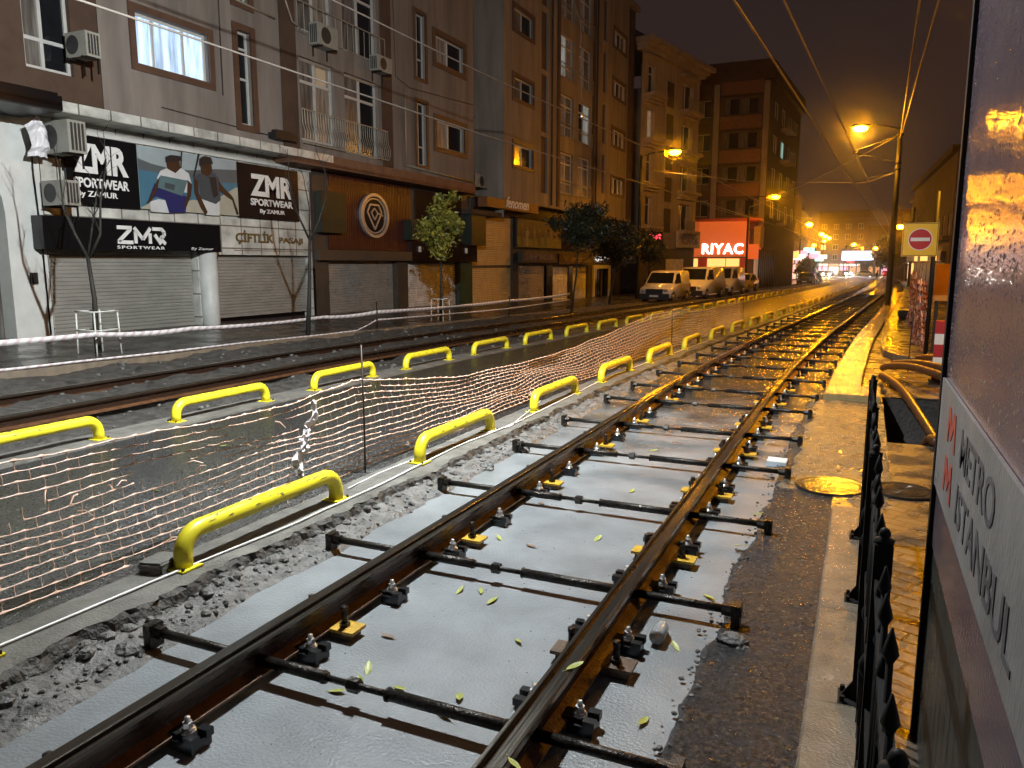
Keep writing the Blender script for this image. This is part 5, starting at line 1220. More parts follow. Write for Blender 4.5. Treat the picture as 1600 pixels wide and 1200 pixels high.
sign_board('shop_sign', 'large glowing white lettering on the orange red corner shop', FS2, -15.2, -10.65, 2.8, 2.85, .0, .06, m_redshop, [('RIYAC', -14.7, 2.98, 3.9, 1.0, .022, 0, 1.12)], lm=m_letlit)
# --- more buildings up the street, both sides
def far_block(lb, o, sd, ln, h, zb_, mt, lit=(), seed=1, depth=10, shop=None, rows=None):
    fr = Frame(o, sd); t = thing('apartment_building', lb, 'building', (0, 0, 0), group='far buildings up the street'); rn = random.Random(seed); W = []
    n = max(2, int(ln / 3.4)); fl_ = 3.1; rows = int((h - 5) / fl_)
    for k in range(rows):
        for q in range(n): a = (q + .5) * ln / n; W.append((a - .75, a + .75, zb_ + 4.6 + k * fl_, zb_ + 6.2 + k * fl_))
    mb = MB(); wall_grid(mb, fr, 0, ln, zb_ - 1, zb_ + h, W, depth=.2); nn = fr.n
    wall_grid(mb, Frame(fr.p(0, 0, -depth), nn), 0, depth, zb_ - 1, zb_ + h); wall_grid(mb, Frame(fr.p(ln, 0, 0), nn * -1), 0, depth, zb_ - 1, zb_ + h); wall_grid(mb, Frame(fr.p(ln, 0, -depth), fr.s * -1), 0, ln, zb_ - 1, zb_ + h)
    mb.build('wall', mt, t); mb = MB(); mb.fbox(fr, -.3, ln + .3, zb_ + h, zb_ + h + .5, -depth - .3, .4); mb.build('roof', m_brown, t)
    for i, (a, b, c, d) in enumerate(W):
        g = lit[i] if isinstance(lit, dict) and i in lit else (m_curt if rn.random() < .5 else m_glass)
        win(t, fr, a, b, c, d, n=-.1, div=(.5,), panes=[g, g], fw=.1)
    mb = MB()
    for k in range(rows): mb.fbox(fr, .3, ln - .3, zb_ + 4.2 + k * fl_, zb_ + 4.5 + k * fl_, .0, .5)
    build_each(mb, 'balcony_slab', mt, t)
    if shop:
        mb = MB(); a = .4; fs = {}
        while a < ln - 2: wd = rn.uniform(2.2, 3.6); g = rn.choice(shop); fs.setdefault(g.name, (g, MB()))[1].fbox(fr, a, min(ln - .3, a + wd), zb_ + .2, zb_ + 2.5, .0, .05); g2 = rn.choice(shop); fs.setdefault(g2.name, (g2, MB()))[1].fbox(fr, a, min(ln - .3, a + wd), zb_ + 2.7, zb_ + 3.4, .0, .35); a += wd + .4
        for nm, (g, b) in fs.items(): build_each(b, 'lit_shop_front', g, t)
    return t
m_f1 = M('far plum render', (.075, .058, .066), .85, var=.2, vs=1); m_f2 = M('far brown render', (.085, .055, .038), .85, var=.2, vs=1); m_f3 = M('far cream render', (.17, .13, .095), .85, var=.2, vs=1)
SH = [m_pinkled, m_whitelit, m_cream_lit, EM('dim warm shop', (1., .55, .25), .5), m_dband]
far_block('narrow dark block with two lit windows beyond the orange corner shop', (-10.9, 106, 0), (.03, 1, 0), 14, 15, -.5, m_f1, {2: m_litcool, 6: m_litcool}, 1, shop=SH)
far_block('brown block up the left side of the street past the narrow dark block', (-10.5, 121.5, 0), (.0, 1, 0), 22, 13, -.6, m_f2, {3: m_litdimw}, 2, shop=SH)
far_block('cream block farther up the left side where the street bends', (-10.6, 145, 0), (-.02, 1, 0), 26, 12, -.8, m_f3, {5: m_litwarm}, 3, shop=SH)
far_block('long brown block on the left at the bend of the street', (-11.3, 173, 0), (-.2, 1, 0), 30, 11, -.9, m_f2, {}, 4, shop=SH)
far_block('brown tower block closing the view at the bend', (-14, 262, 0), (1, -.15, 0), 14, 19, -1.4, m_f2, {4: m_litwarm}, 5, shop=SH)
far_block('dim wide block closing the view behind the far trees', (.5, 258, 0), (1, -.1, 0), 26, 14, -1.3, m_f1, {7: m_litwarm, 12: m_litcool}, 6, shop=SH)
far_block('ochre building on the right side of the street beyond the no entry sign', (4.6, 100, 0), (.03, -1, 0), 34, 10.5, -.4, m_f3, {1: m_litdimw}, 7, shop=[m_dband, m_cream_lit])
far_block('brown building on the right side farther up, behind the catenary pole', (6.6, 150, 0), (.03, -1, 0), 46, 13, -.7, m_f2, {8: m_litwarm}, 8, shop=SH)
far_block('plum building on the far right side at the bend', (6.0, 205, 0), (-.03, -1, 0), 50, 12, -.9, m_f1, {}, 9, shop=SH)

# ------------------------------------------------------------------ trees
def bare_tree(name, lb, base, branches, tr_pts, grp='street trees on the pavement'):
    t = thing(name, lb, 'tree', base, 0, grp); mb = MB(); n = len(tr_pts)
    mb.tube(tr_pts, [.062 - .028 * i / (n - 1) for i in range(n)], 8); mb.build('trunk', m_bark, t); mb = MB(); rn = random.Random(hash(lb) % 1000 if False else len(lb))
    def twig(p, d, ln, r, dep):
        q = []; pp = Vector(p); dd = Vector(d).normalized()
        for k in range(5): q.append(pp.copy()); dd = (dd + Vector((rn.uniform(-.22, .22), rn.uniform(-.22, .22), rn.uniform(-.05, .16)))).normalized(); pp = pp + dd * ln / 4
        mb.tube(q, [r * (1 - .14 * k) for k in range(5)], 5)
        if dep:
            for k in (1, 2, 3, 4):
                if rn.random() < .75: twig(q[k], (dd + Vector((rn.uniform(-.9, .9), rn.uniform(-.9, .9), rn.uniform(-.1, .7)))).normalized(), ln * .5, r * .5, dep - 1)
    for pts, r in branches:
        mb.tube(pts, [r * (1 - .6 * i / (len(pts) - 1)) for i in range(len(pts))], 6)
        for i in range(1, len(pts)): twig(pts[i], Vector(pts[i]) - Vector(pts[i - 1]) + Vector((rn.uniform(-.2, .2), rn.uniform(-.3, .3), .2)), .55, r * .38, 2)
    mb.build('crown', m_bark, t); return t
bare_tree('bare_tree', 'bare forked young tree inside a white wire guard in front of the first pale shutter', (-13.09, 9.91, .38),
          [([(-.05, -.02, 1.78), (-.2, -.12, 2.2), (-.35, -.2, 2.65), (-.35, -.22, 3.4)], .032), ([(-.05, -.02, 1.78), (.0, .1, 2.4), (.1, .2, 3.1)], .024), ([(-.03, .0, 1.78), (.15, .12, 2.2), (.18, .16, 2.8), (.3, .25, 3.5)], .03)],
          [(.0, .0, 0), (-.02, .0, .5), (-.0, .01, 1.0), (-.05, -.02, 1.8)])
bare_tree('bare_tree', 'bare young tree in front of the shutter under the gold brown lettering', (-12.44, 15.17, .30),
          [([(.1, .1, 2.3), (-.05, -.05, 2.8), (-.2, -.15, 3.3), (-.22, -.2, 3.9)], .03), ([(.1, .1, 2.3), (.25, .25, 2.75), (.4, .38, 3.3), (.42, .4, 3.9)], .03), ([(.1, .1, 2.4), (.12, .1, 3.1), (.05, .05, 3.6)], .022)],
          [(0, 0, 0), (.04, .05, .8), (.07, .08, 1.6), (.1, .1, 2.4)])
def leafy(name, lb, base, h0, cz, rx, rz, n, mat, leaf=.07, lean=(0, 0), seed=1, thin=1., grp='street trees on the pavement'):
    t = thing(name, lb, 'tree', base, 0, grp); rn = random.Random(seed); mb = MB(); tx, ty = lean
    mb.tube([(0, 0, -.05), (tx * .3, ty * .3, h0 * .4), (tx * .7, ty * .7, h0 * .8), (tx, ty, cz)], [.075 * thin, .06 * thin, .05 * thin, .03 * thin], 8)
    for k in range(9):
        a = rn.uniform(0, 6.28); e = rn.uniform(.1, .9); L = rx * rn.uniform(.6, .95); p0 = Vector((tx, ty, h0 + (cz - h0) * rn.uniform(-.1, .8)))
        p1 = p0 + Vector((math.cos(a) * L * .55, math.sin(a) * L * .55, L * e * .6)); p2 = p0 + Vector((math.cos(a) * L, math.sin(a) * L, L * e * 1.1)); mb.tube([p0, p1, p2], [.024 * thin, .016 * thin, .006], 5)
    mb.build('trunk', m_bark, t); mb = MB()
    cl = []
    for k in range(int(26)):
        while True:
            p = Vector((rn.uniform(-1, 1), rn.uniform(-1, 1), rn.uniform(-1, 1)))
            if .25 < p.length < 1: break
        p *= 1 + .25 * noise.noise(p * 2 + Vector((seed, 0, 0))); cl.append((Vector((tx + p.x * rx * .85, ty + p.y * rx * .85, cz + p.z * rz * .85)), rn.uniform(.22, .42) * rx))
    for k in range(n):
        c, r = rn.choice(cl); d = Vector((rn.gauss(0, .5), rn.gauss(0, .5), rn.gauss(0, .42))) * r; p = c + d; s = leaf * rn.uniform(.6, 1.3)
        u = Vector((rn.gauss(0, 1), rn.gauss(0, 1), rn.gauss(0, 1) - .3)).normalized(); v = u.cross(Vector((rn.gauss(0, 1), rn.gauss(0, 1), rn.gauss(0, 1)))).normalized()
        mb.add([p - u * s, p + v * s * .42 - u * s * .1, p + u * s, p - v * s * .42 - u * s * .1], [(0, 1, 2, 3)])
    mb.build('crown', mat, t, fix=False); return t
leafy('leafy_tree', 'young yellow green leafy tree in a white guard before the grubby white shutter', (-12.36, 21.7, .22), 1.75, 3.2, .68, 1.3, 3000, m_green, .075, seed=3, thin=.8)
leafy('leafy_tree', 'round dark leafy tree with a leaning trunk where the tape ends', (-11.15, 30.6, .06), 1.9, 3.45, 1.25, 1.15, 6000, m_greend, .085, lean=(.25, .1), seed=5, thin=.8)
leafy('leafy_tree', 'dark spreading tree left of the first lamp pole', (-12.0, 38.6, -.02), 1.7, 3.2, 1.35, 1.15, 4200, m_greend, .10, lean=(.3, .1), seed=8)
leafy('leafy_tree', 'small dark tree behind the first van, under the red led sign', (-13.0, 50.5, -.15), 1.9, 3.35, 1.3, 1.05, 3600, m_greend, .11, seed=12)
for i, (x, y, h, r, lb) in enumerate([(-1., 236, 9, 5.5, 'large dark tree at the bend, left of its neighbours'), (6, 240, 11, 6.5, 'large dark tree closing the street end behind the catenary pole'), (-7.2, 108, 3.2, 1.3, 'small round bush like tree beside a lamp post far up the left pavement'), (3.4, 120, 6, 2.6, 'dark tree on the right side beyond the netting')]):
    leafy('far_tree', lb, (x, y, zg(y)), h * .4, h * .68, r, h * .36, 3200, m_greend, .13 + r * .045, seed=20 + i, thin=1 + r * .4, grp='trees far up the street')
# wire guards round two of the trees
def wire_guard(x, y, z, w_, h, lb):
    t = thing('tree_guard', lb, 'tree guard', (x, y, z)); mb = MB()
    for sx in (-1, 1):
        for sy in (-1, 1): mb.cyl((sx * w_, sy * w_, -.05), (sx * w_ * .94, sy * w_ * .94, h), .016, seg=6)
    mb.build('post', m_white, t); mb = MB()
    for z in (h - .01, h * .55): c = [(-w_, -w_, z), (w_, -w_, z), (w_, w_, z), (-w_, w_, z)]; [mb.cyl(a, b, .012, seg=6) for a, b in zip(c, c[1:] + c[:1])]
    build_each(mb, 'hoop', m_white, t)
wire_guard(-13.1, 9.95, .38, .26, .80, 'white tubular guard round the bare forked tree'); wire_guard(-12.40, 21.7, .22, .22, .72, 'white tubular guard round the yellow green leafy tree')

# ------------------------------------------------------------------ barrier tape on stakes
m_tape = bpy.data.materials.new('striped tape'); n_, l_, b_ = _bsdf(m_tape)
tc_ = n_.new('ShaderNodeTexCoord'); mp_ = n_.new('ShaderNodeMapping'); mp_.inputs['Rotation'].default_value = (R(35), 0, 0); wv = n_.new('ShaderNodeTexWave'); wv.bands_direction = 'Y'; wv.inputs['Scale'].default_value = 1.9
rp_ = n_.new('ShaderNodeValToRGB'); rp_.color_ramp.interpolation = 'CONSTANT'; rp_.color_ramp.elements[0].color = (.78, .76, .76, 1); rp_.color_ramp.elements[1].position = .66; rp_.color_ramp.elements[1].color = (.62, .52, .53, 1)
l_.new(tc_.outputs['Object'], mp_.inputs[0]); l_.new(mp_.outputs[0], wv.inputs['Vector']); l_.new(wv.outputs['Fac'], rp_.inputs[0]); l_.new(rp_.outputs[0], b_.inputs['Base Color']); b_.inputs['Roughness'].default_value = .3
def tape(pts, lb, wd=.075, sag=.04):
    mb = MB(); o = []
    for a, b in zip(pts, pts[1:]):
        a = Vector(a); b = Vector(b); n = max(4, int((b - a).length / .3))
        for k in range(n): q = k / n; o.append(a.lerp(b, q) - Vector((0, 0, sag * 4 * q * (1 - q))))
    o.append(Vector(pts[-1])); vs = []
    for i, p in enumerate(o):
        tw = .5 * fbm(p.y, 2, .4, 2) + .25; vs += [p + Vector((math.sin(tw) * wd * .5, 0, math.cos(tw) * wd * .5)), p - Vector((math.sin(tw) * wd * .5, 0, math.cos(tw) * wd * .5))]
    mb.add(vs, [(2 * i, 2 * i + 2, 2 * i + 3, 2 * i + 1) for i in range(len(o) - 1)], 0, True); ob = mb.build('barrier_tape', m_tape, fix=False); sd = ob.modifiers.new('s', 'SOLIDIFY'); sd.thickness = .003; tag(ob, lb, 'tape')
tape([(-12.75, 5.2, .88), (-12.6, 9.5, .78), (-12.6, 11.7, .72), (-12.55, 15.9, .69), (-12.3, 17.97, .72), (-11.85, 25.8, .70), (-11.2, 30.5, .80)], 'upper striped barrier tape stretched along the pavement past the shutters', .10)
tape([(-12.35, 5.0, .44), (-12.33, 9., .37), (-12.32, 13.0, .33), (-12.33, 17.03, .27), (-12.3, 17.95, .50), (-11.82, 25.8, .42), (-11.2, 30.5, .56)], 'lower striped barrier tape that lies on the kerb and then rises to a stake', .045, .01)
for x, y, h, lb in ((-12.29, 17.95, .75, 'short stake carrying both tapes in front of the bronze shutter'), (-11.84, 25.8, .70, 'short stake carrying both tapes in front of the cream shutter')):
    mb = MB(); mb.tube([(x, y, lerp_tab(_zk, y) - .1), (x, y, lerp_tab(_zk, y) + h)], .022, 6); tag(mb.build('stake', m_stake), lb, 'stake')

# ------------------------------------------------------------------ street lamps, catenary poles, wires
def street_lamp(lb, x, y, h, arm, z0=None, far=False, mast=True, watt=0, aim=(0, 0, -1), cone=150, tint=(1., .56, .17), grp='sodium street lamps'):
    z = zg(y) if z0 is None else z0
    t = thing('street_lamp', lb, 'street lamp', (x, y, z), 0, grp); mb = MB(); mb.lathe([(.15, -.2), (.15, .5), (.11, .55), (.10, h * .6), (.075, h)], (0, 0, 0), 12); mb.lathe([(.2, .0), (.2, .06), (.15, .09)], (0, 0, 0), 12)
    if mast: mb.build('pole', m_pole, t)
    mb = MB(); sg = 1 if arm > 0 else -1; mb.tube([(0, 0, h - .3), (arm * .1, 0, h - .05), (arm * .45, 0, h + .10), (arm, 0, h + .16)], .035, 8); mb.build('arm', m_pole, t)
    mb = MB(); c = arm + sg * .3
    mb.ell((c, 0, h + .19), .52, .23, .12)
    if not far and mast: mb.box(c - sg * .45 - .01, c - sg * .45 + .01, -.42, .42, h - .16, h + .2)  # added back plate, keeps lamp light off the walls behind
    hd = mb.build('lamp_head', m_lampb, t); mb = MB(); mb.ell((c + sg * .04, 0, h + .07), .36 if not far else .46, .26 if not far else .4, .19 if not far else .3); mb.build('lamp_bowl', m_sodfar if far else (m_sod if not mast else m_sod2), hd)
    if watt:
        sd = bpy.data.lights.new('sodium_beam', 'SPOT'); sd.energy = watt; sd.color = tint; sd.shadow_soft_size = .12; sd.spot_size = R(cone); sd.spot_blend = .9
        so = bpy.data.objects.new('sodium_beam', sd); scn.collection.objects.link(so); so.parent = t; so.location = (c + sg * .04, 0, h - .10); so.rotation_euler = Vector(aim).to_track_quat('-Z', 'Y').to_euler()
    return t
street_lamp('sodium street lamp on the right pavement, hidden behind the steel cabinet', 4.4, 18.5, 7.3, -1.4, 0, watt=15000, aim=(-.34, -.46, -1), cone=76, tint=(1., .44, .018))
street_lamp('sodium street lamp on the dark pole left of the white vans', -12.5, 46, 8.55, 1.65, -.15, watt=1100, aim=(.55, -.1, -1), cone=135)
street_lamp('sodium street lamp on the dark pole in front of the orange corner shop', -9.7, 72, 7.85, 1.85, -.1, watt=1100, aim=(.55, -.1, -1), cone=135)
street_lamp('high sodium lamp on a long arm reaching left from the catenary pole', 1.18, 44.0, 8.9, -1.5, -.16, mast=False, watt=13000, aim=(.22, -.5, -1), cone=128, tint=(1., .44, .03))
for i, (x, y, h, a, lb) in enumerate([(-9.4, 129, 8.6, .8, 'sodium street lamp above the far pavement past the corner shop'), (-9.6, 171, 8.8, .8, 'farther sodium street lamp, next along the left pavement'), (-9.6, 205, 9.2, .8, 'third far sodium lamp on the left at the bend'), (-12.5, 150, 7.2, .8, 'lower sodium lamp set back on the left'), (-14, 222, 8.0, 1, 'sodium lamp on the left round the bend'), (-19, 240, 8.2, 1, 'sodium lamp farthest round the bend on the left'), (-4.5, 230, 8.3, 1, 'lone sodium lamp over the bend in the middle of the view'),
                                  (5.9, 135, 8.3, -1, 'sodium street lamp on the right side behind the catenary pole'), (6.1, 160, 8.2, -1, 'farther sodium street lamp on the right side behind the catenary pole'), (-9.7, 188, 9, .8, 'fourth far sodium lamp along the left pavement'), (-11.5, 112, 6.6, .8, 'low sodium lamp between the corner shop and the far blocks'), (-2.2, 236, 7.4, .8, 'sodium lamp among the trees left of the bend'), (-12, 235, 9.5, .8, 'tall sodium lamp above the others at the bend'), (3.6, 228, 7.2, -1, 'sodium lamp right of the lit sign board'), (-16, 204, 7.6, .8, 'sodium lamp partly behind the left shop row')]):
    street_lamp(lb, x, y, h, a, None, True)
def cat_pole(x, y, h, lb):
    t = thing('catenary_pole', lb, 'pole', (x, y, zg(y))); mb = MB(); mb.lathe([(.17, -.2), (.17, .1), (.15, .12), (.14, h * .5), (.11, h)], (0, 0, 0), 14); mb.lathe([(.24, 0), (.24, .05), (.17, .07)], (0, 0, 0), 14); mb.build('mast', m_pole, t)
    mb = MB(); mb.cyl((0, 0, h - .35), (-2.1, 0, h - 1.05), .03, seg=8); mb.cyl((0, 0, h - 1.7), (-2.1, 0, h - 1.1), .025, seg=8); mb.cyl((0, 0, h - 2.0), (-2., 0, h - 2.6), .02, seg=8)
    for z in (h - .35, h - 1.7, h - 2.): mb.lathe([(.15, z - .06), (.155, z), (.15, z + .06)], (0, 0, 0), 12)
    mb.build('bracket', m_pole, t); mb = MB()
    for p in ((-.45, h - .5), (-.45, h - 1.56)): 
        for k in range(4): mb.ell((p[0] - k * .05, 0, p[1] - (k * .017 if p[1] > h - 1 else -k * .014)), .02, .05, .05, 0, 8, 5)
    mb.build('insulator', m_bplate, t); return t
cat_pole(1.18, 44, 8.9, 'tall dark catenary pole with wires at the right of the track'); cat_pole(4.5, 96, 8.6, 'next catenary pole up the right side of the track')
cat_pole(5.6, 140, 8.6, 'third catenary pole up the right side of the track')
def wire(pts, r, lb, sag=.0, cat='overhead wire', grp='overhead wires'):
    mb = MB(); o = []
    for a, b in zip(pts, pts[1:]):
        a = Vector(a); b = Vector(b); n = 10 if sag else 2
        for k in range(n): q = k / n; o.append(a.lerp(b, q) - Vector((0, 0, sag * 4 * q * (1 - q))))
    o.append(Vector(pts[-1])); mb.tube(o, r, 6); return tag(mb.build('overhead_wire', m_wire), lb, cat, grp)
cx = lambda y: -1.89 + dx(y)
wire([(cx(-5), -5, 5.55), (cx(10), 10, 5.55), (cx(44), 44, 5.5), (cx(96), 96, 5.2), (cx(140), 140, 5.0)], .020, 'contact wire over the middle of the open track, lower of its pair')
wire([(cx(-5), -5, 6.75), (cx(10), 10, 6.75), (cx(44) - .05, 44, 6.9), (cx(96), 96, 6.4), (cx(140), 140, 6.1)], .020, 'messenger wire over the open track, upper of its pair')
lx = lambda y: -10.3 + dx(y)
wire([(lx(0), 0, 5.7), (lx(20), 20, 5.65), (lx(46), 46, 5.55), (lx(80), 80, 5.3), (lx(140), 140, 5.0)], .018, 'contact wire over the dug up left track')
wire([(lx(0), 0, 7.35), (lx(20), 20, 7.3), (lx(46), 46, 7.1), (lx(80), 80, 6.6), (lx(140), 140, 6.0)], .018, 'messenger wire over the dug up left track, crossing before the facades')
wire([(1.18, 44, 8.4), (-9.6, 72, 7.0)], .022, 'span wire slanting across the street from the catenary pole to the second lamp pole', .25)
wire([(1.18, 44, 8.2), (.75, 20, 8.3), (.7, 8, 8.1), (.72, -4, 8.2)], .026, 'left of two cables coming from the catenary pole over the camera side')
wire([(1.25, 44, 8.45), (1.2, 20, 8.3), (.98, 8, 7.9), (.95, -4, 8.)], .026, 'right of two cables coming from the catenary pole over the camera side')
wire([(1.2, 43.9, 5.5), (2.3, 52, 4.4), (4.2, 66, 7.5)], .02, 'slack cable looping from the catenary pole to the ochre building', .6)
wire([(-12.5, 46, 7.6), (-6.2, 46, 6.6), (cx(46), 46, 6.3), (1.2, 44, 6.6)], .011, 'thin cross span between the first lamp pole and the catenary pole')
wire([(-9.7, 72, 6.6), (-3, 72, 5.7), (2., 73, 5.9)], .011, 'thin cross span from the second lamp pole')
wire([(-12.45, 46, 7.0), (-9.7, 72, 6.1)], .013, 'wire running from the first lamp pole to the second', .2)
wire([(lx(27.5), 27.5, 7.28), (lx(27.5), 27.3, 10.5), (-11., 27, 14)], .009, 'thin drop wire hanging down to the messenger wire in front of the taupe building')
mb = MB(); mb.ell((lx(27.5), 27.5, 7.36), .05, .05, .13, 0, 10, 6); tag(mb.build('wire_clamp', m_chrome), 'small shiny clamp on the messenger wire in front of the warm lit window', 'wire clamp')
# white work floodlight hung over the track (its shadows of the young trees fall on the shutters)
t = thing('work_floodlight', 'white floodlight hanging from a span wire over the open track', 'floodlight', (-3.2, 6.0, 6.5)); mb = MB(); mb.box(-.22, .22, -.16, .16, .02, .2); mb.box(-.015, .015, -.015, .015, .2, .45); mb.build('housing', m_lampb, t)
mb = MB(); mb.box(-.19, .19, -.13, .13, -.005, .015); mb.build('lens', m_flood, t)
wire([(-16, 6, 8.2), (-3.2, 6, 6.95), (3, 6, 8.)], .008, 'span wire carrying the white floodlight')
ld = bpy.data.lights.new('floodlight', 'SPOT'); ld.energy = FLOOD_W; ld.color = (.93, .985, 1.); ld.shadow_soft_size = .07; ld.spot_size = R(176); ld.spot_blend = 1.
lo = bpy.data.objects.new('floodlight_beam', ld); scn.collection.objects.link(lo); lo.parent = t; lo.location = (0, 0, -.12)
lo.rotation_euler = Vector((-.68, .52, -.56)).to_track_quat('-Z', 'Y').to_euler()

ld = bpy.data.lights.new('cabinet_fill', 'SPOT'); ld.energy = 1500; ld.color = (.93, .985, 1.); ld.shadow_soft_size = .1; ld.spot_size = R(100); ld.spot_blend = .8  # added fill spot aimed at the cabinet, apart from the main beam
lo = bpy.data.objects.new('cabinet_fill', ld); scn.collection.objects.link(lo); lo.parent = t; lo.location = (.1, -.05, -.14); lo.rotation_euler = Vector((.55, -.62, -.75)).to_track_quat('-Z', 'Y').to_euler()
ld = bpy.data.lights.new('sign_fill', 'POINT'); ld.energy = 420; ld.color = (.93, .985, 1.); ld.shadow_soft_size = .1  # added weak fill, brightens the no entry sign and what stands near
lo = bpy.data.objects.new('sign_fill', ld); scn.collection.objects.link(lo); lo.parent = t; lo.location = (0, 0, -.16)

# ------------------------------------------------------------------ vehicles
def vehicle(lb, cat, loc, rz, prof, belt, wid, ws, paint, glass_side, wheels, roofm=None, grp=None, head=False, name='parked_van', tail=False, face=1, hz=.72):
    """prof: side outline (y forward = -), as (y, z) list; belt height where the sides lean in; ws: windscreen quad in profile"""
    t = thing(name, lb, cat, loc, rz, grp); mb = MB(); hw = wid / 2; n = len(prof)
    def xw(z, s): return s * (hw - (max(0, z - belt) * .16))
    vs = [(xw(z, -1), y, z) for y, z in prof] + [(xw(z, 1), y, z) for y, z in prof]
    mb.add(vs, [tuple(range(n)), tuple(range(2 * n - 1, n - 1, -1))] + [(i, n + i, n + (i + 1) % n, (i + 1) % n) for i in range(n)])
    me = mb.mesh('body', [paint]); bm = bmesh.new(); bm.from_mesh(me); bmesh.ops.recalc_face_normals(bm, faces=bm.faces)
    bmesh.ops.bevel(bm, geom=bm.edges[:], offset=.05, segments=3, affect='EDGES'); bm.to_mesh(me); bm.free(); me.polygons.foreach_set('use_smooth', [True] * len(me.polygons))
    o = bpy.data.objects.new('body', me); scn.collection.objects.link(o); o.parent = t
    (y0, z0), (y1, z1) = ws; nrm = Vector((0, -(z1 - z0), (y1 - y0))).normalized() * .012; mb = MB()
    q = [(xw(z0, -1) * .90, y0, z0), (xw(z0, 1) * .90, y0, z0), (xw(z1, 1) * .88, y1, z1), (xw(z1, -1) * .88, y1, z1)]
    mb.add([Vector(p) + nrm for p in q] + [Vector(p) - nrm for p in q], [(0, 1, 2, 3), (7, 6, 5, 4), (0, 4, 5, 1), (1, 5, 6, 2), (2, 6, 7, 3), (3, 7, 4, 0)]); mb.build('windscreen', m_glass, t)
    for s in (-1, 1):
        mb = MB(); k = len(glass_side); a = [(xw(z, s) + s * .006, y, z) for y, z in glass_side]; b = [(xw(z, s) - s * .02, y, z) for y, z in glass_side]
        mb.add(a + b, [tuple(range(k)), tuple(range(2 * k - 1, k - 1, -1))] + [(i, k + i, k + (i + 1) % k, (i + 1) % k) for i in range(k)]); mb.build('side_window', m_glass, t)
        mb = MB(); mb.box(s * (hw + .05) - .07, s * (hw + .05) + .07, y0 + .15, y0 + .27, z0 + .0, z0 + .22); mb.build('mirror', m_trim, t)
        for wy in wheels:
            r = .31; mb = MB(); mb.lathe([(r * .6, -.10), (r * .95, -.10), (r, -.06), (r, .06), (r * .95, .10), (r * .6, .10)], (s * (hw - .095), wy, r), 20, axis='x'); w_ = mb.build('wheel', m_tyre, t)
            mb = MB(); mb.lathe([(.02, -.105), (r * .62, -.105), (r * .62, .106), (.02, .108)], (s * (hw - .095), wy, r), 14, axis='x'); mb.build('rim', m_rim, w_)
            mb = MB(); S = 14; vs = []
            for q in range(S + 1): a_ = math.pi * q / S; vs += [(s * (hw + .004), wy + (r + .05) * math.cos(a_), r + (r + .05) * math.sin(a_)), (s * (hw + .004), wy + (r - .02) * math.cos(a_), r + (r - .02) * math.sin(a_)), ]
            mb.add(vs, [(2 * q, 2 * q + 1, 2 * q + 3, 2 * q + 2) for q in range(S)]); mb.build('arch_trim', m_trim, t)
        yf = min(p[0] for p in prof)
        mb = MB(); mb.ell((s * hw * .74, yf + .07, hz), .17, .10, .10 if not head else .14, 0, 12, 7); mb.build('headlight', m_head if head else m_lens, t)
        yb = max(p[0] for p in prof); mb = MB(); mb.box(s * hw * .9 - .07, s * hw * .9 + .07, yb - .03, yb + .012, .75, 1.05); mb.build('tail_light', m_tail if tail else m_redw, t)
    mb = MB(); mb.box(-hw * .97, hw * .97, yf - .05, yf + .16, .22, .54); mb.build('bumper', m_trim, t)
    mb = MB(); mb.box(-hw * .56, hw * .56, yf - .035, yf + .1, .545, .80); mb.build('grille', m_trim, t)
    mb = MB(); mb.box(-.26, .26, yf - .062, yf - .051, .36, .47); mb.build('number_plate', m_plate, t)
    if roofm: yy = [p for p in prof if p[1] > max(q[1] for q in prof) - .05]; a = min(p[0] for p in yy) + .2; b = max(p[0] for p in yy) - .2; mb = MB(); zt = max(q[1] for q in prof); mb.box(-hw * .66, hw * .66, a, b, zt + .001, zt + .02); mb.build('roof_panel', roofm, t)
    return t
VP = [(-1.95, .28), (-1.97, .62), (-1.85, .86), (-1.15, 1.06), (-.55, 1.72), (-.35, 1.80), (1.75, 1.80), (1.9, 1.7), (1.95, .30)]
BP = [(-2.4, .28), (-2.43, .75), (-2.25, 1.02), (-1.75, 1.18), (-1.05, 1.92), (-.8, 2.0), (2.2, 2.0), (2.38, 1.9), (2.43, .30)]
CP = [(-2.1, .25), (-2.12, .58), (-1.95, .72), (-.95, .88), (-.25, 1.40), (.1, 1.46), (1.05, 1.42), (1.75, .98), (2.1, .92), (2.13, .3)]
gv = [(-.95, 1.10), (-.5, 1.62), (.15, 1.66), (.15, 1.10)]; gb = [(-1.5, 1.22), (-1.0, 1.80), (-.15, 1.84), (-.15, 1.2)]; gc = [(-.75, .90), (-.2, 1.33), (.1, 1.38), (.95, 1.34), (1.45, .96)]
vehicle('small cream white van with a reddish roof, nearest of the parked vehicles', 'van', (-10.45, 44.6, -.15), -.10, VP, 1.0, 1.75, ((-1.12, 1.08), (-.58, 1.68)), m_van, gv, (-1.22, 1.2), m_vanr, 'vehicles parked beside the corner shop')
vehicle('larger white panel van parked behind the small cream van', 'van', (-9.75, 51.2, -.16), -.13, BP, 1.15, 1.95, ((-1.72, 1.20), (-1.08, 1.88)), m_van, gb, (-1.55, 1.5), None, 'vehicles parked beside the corner shop')
vehicle('white van with a pale roof rack line, third of the parked vehicles', 'van', (-9.15, 57.2, -.17), -.10, BP, 1.15, 1.9, ((-1.72, 1.20), (-1.08, 1.88)), m_van, gb, (-1.55, 1.5), m_whitelit if False else m_white, 'vehicles parked beside the corner shop')
vehicle('white and yellow car parked last in the row before the corner shop', 'car', (-8.9, 64., -.18), -.10, CP, .85, 1.75, ((-.9, .90), (-.28, 1.38)), m_taxi, gc, (-1.3, 1.3), m_van, 'vehicles parked beside the corner shop', name='parked_car', hz=.65)
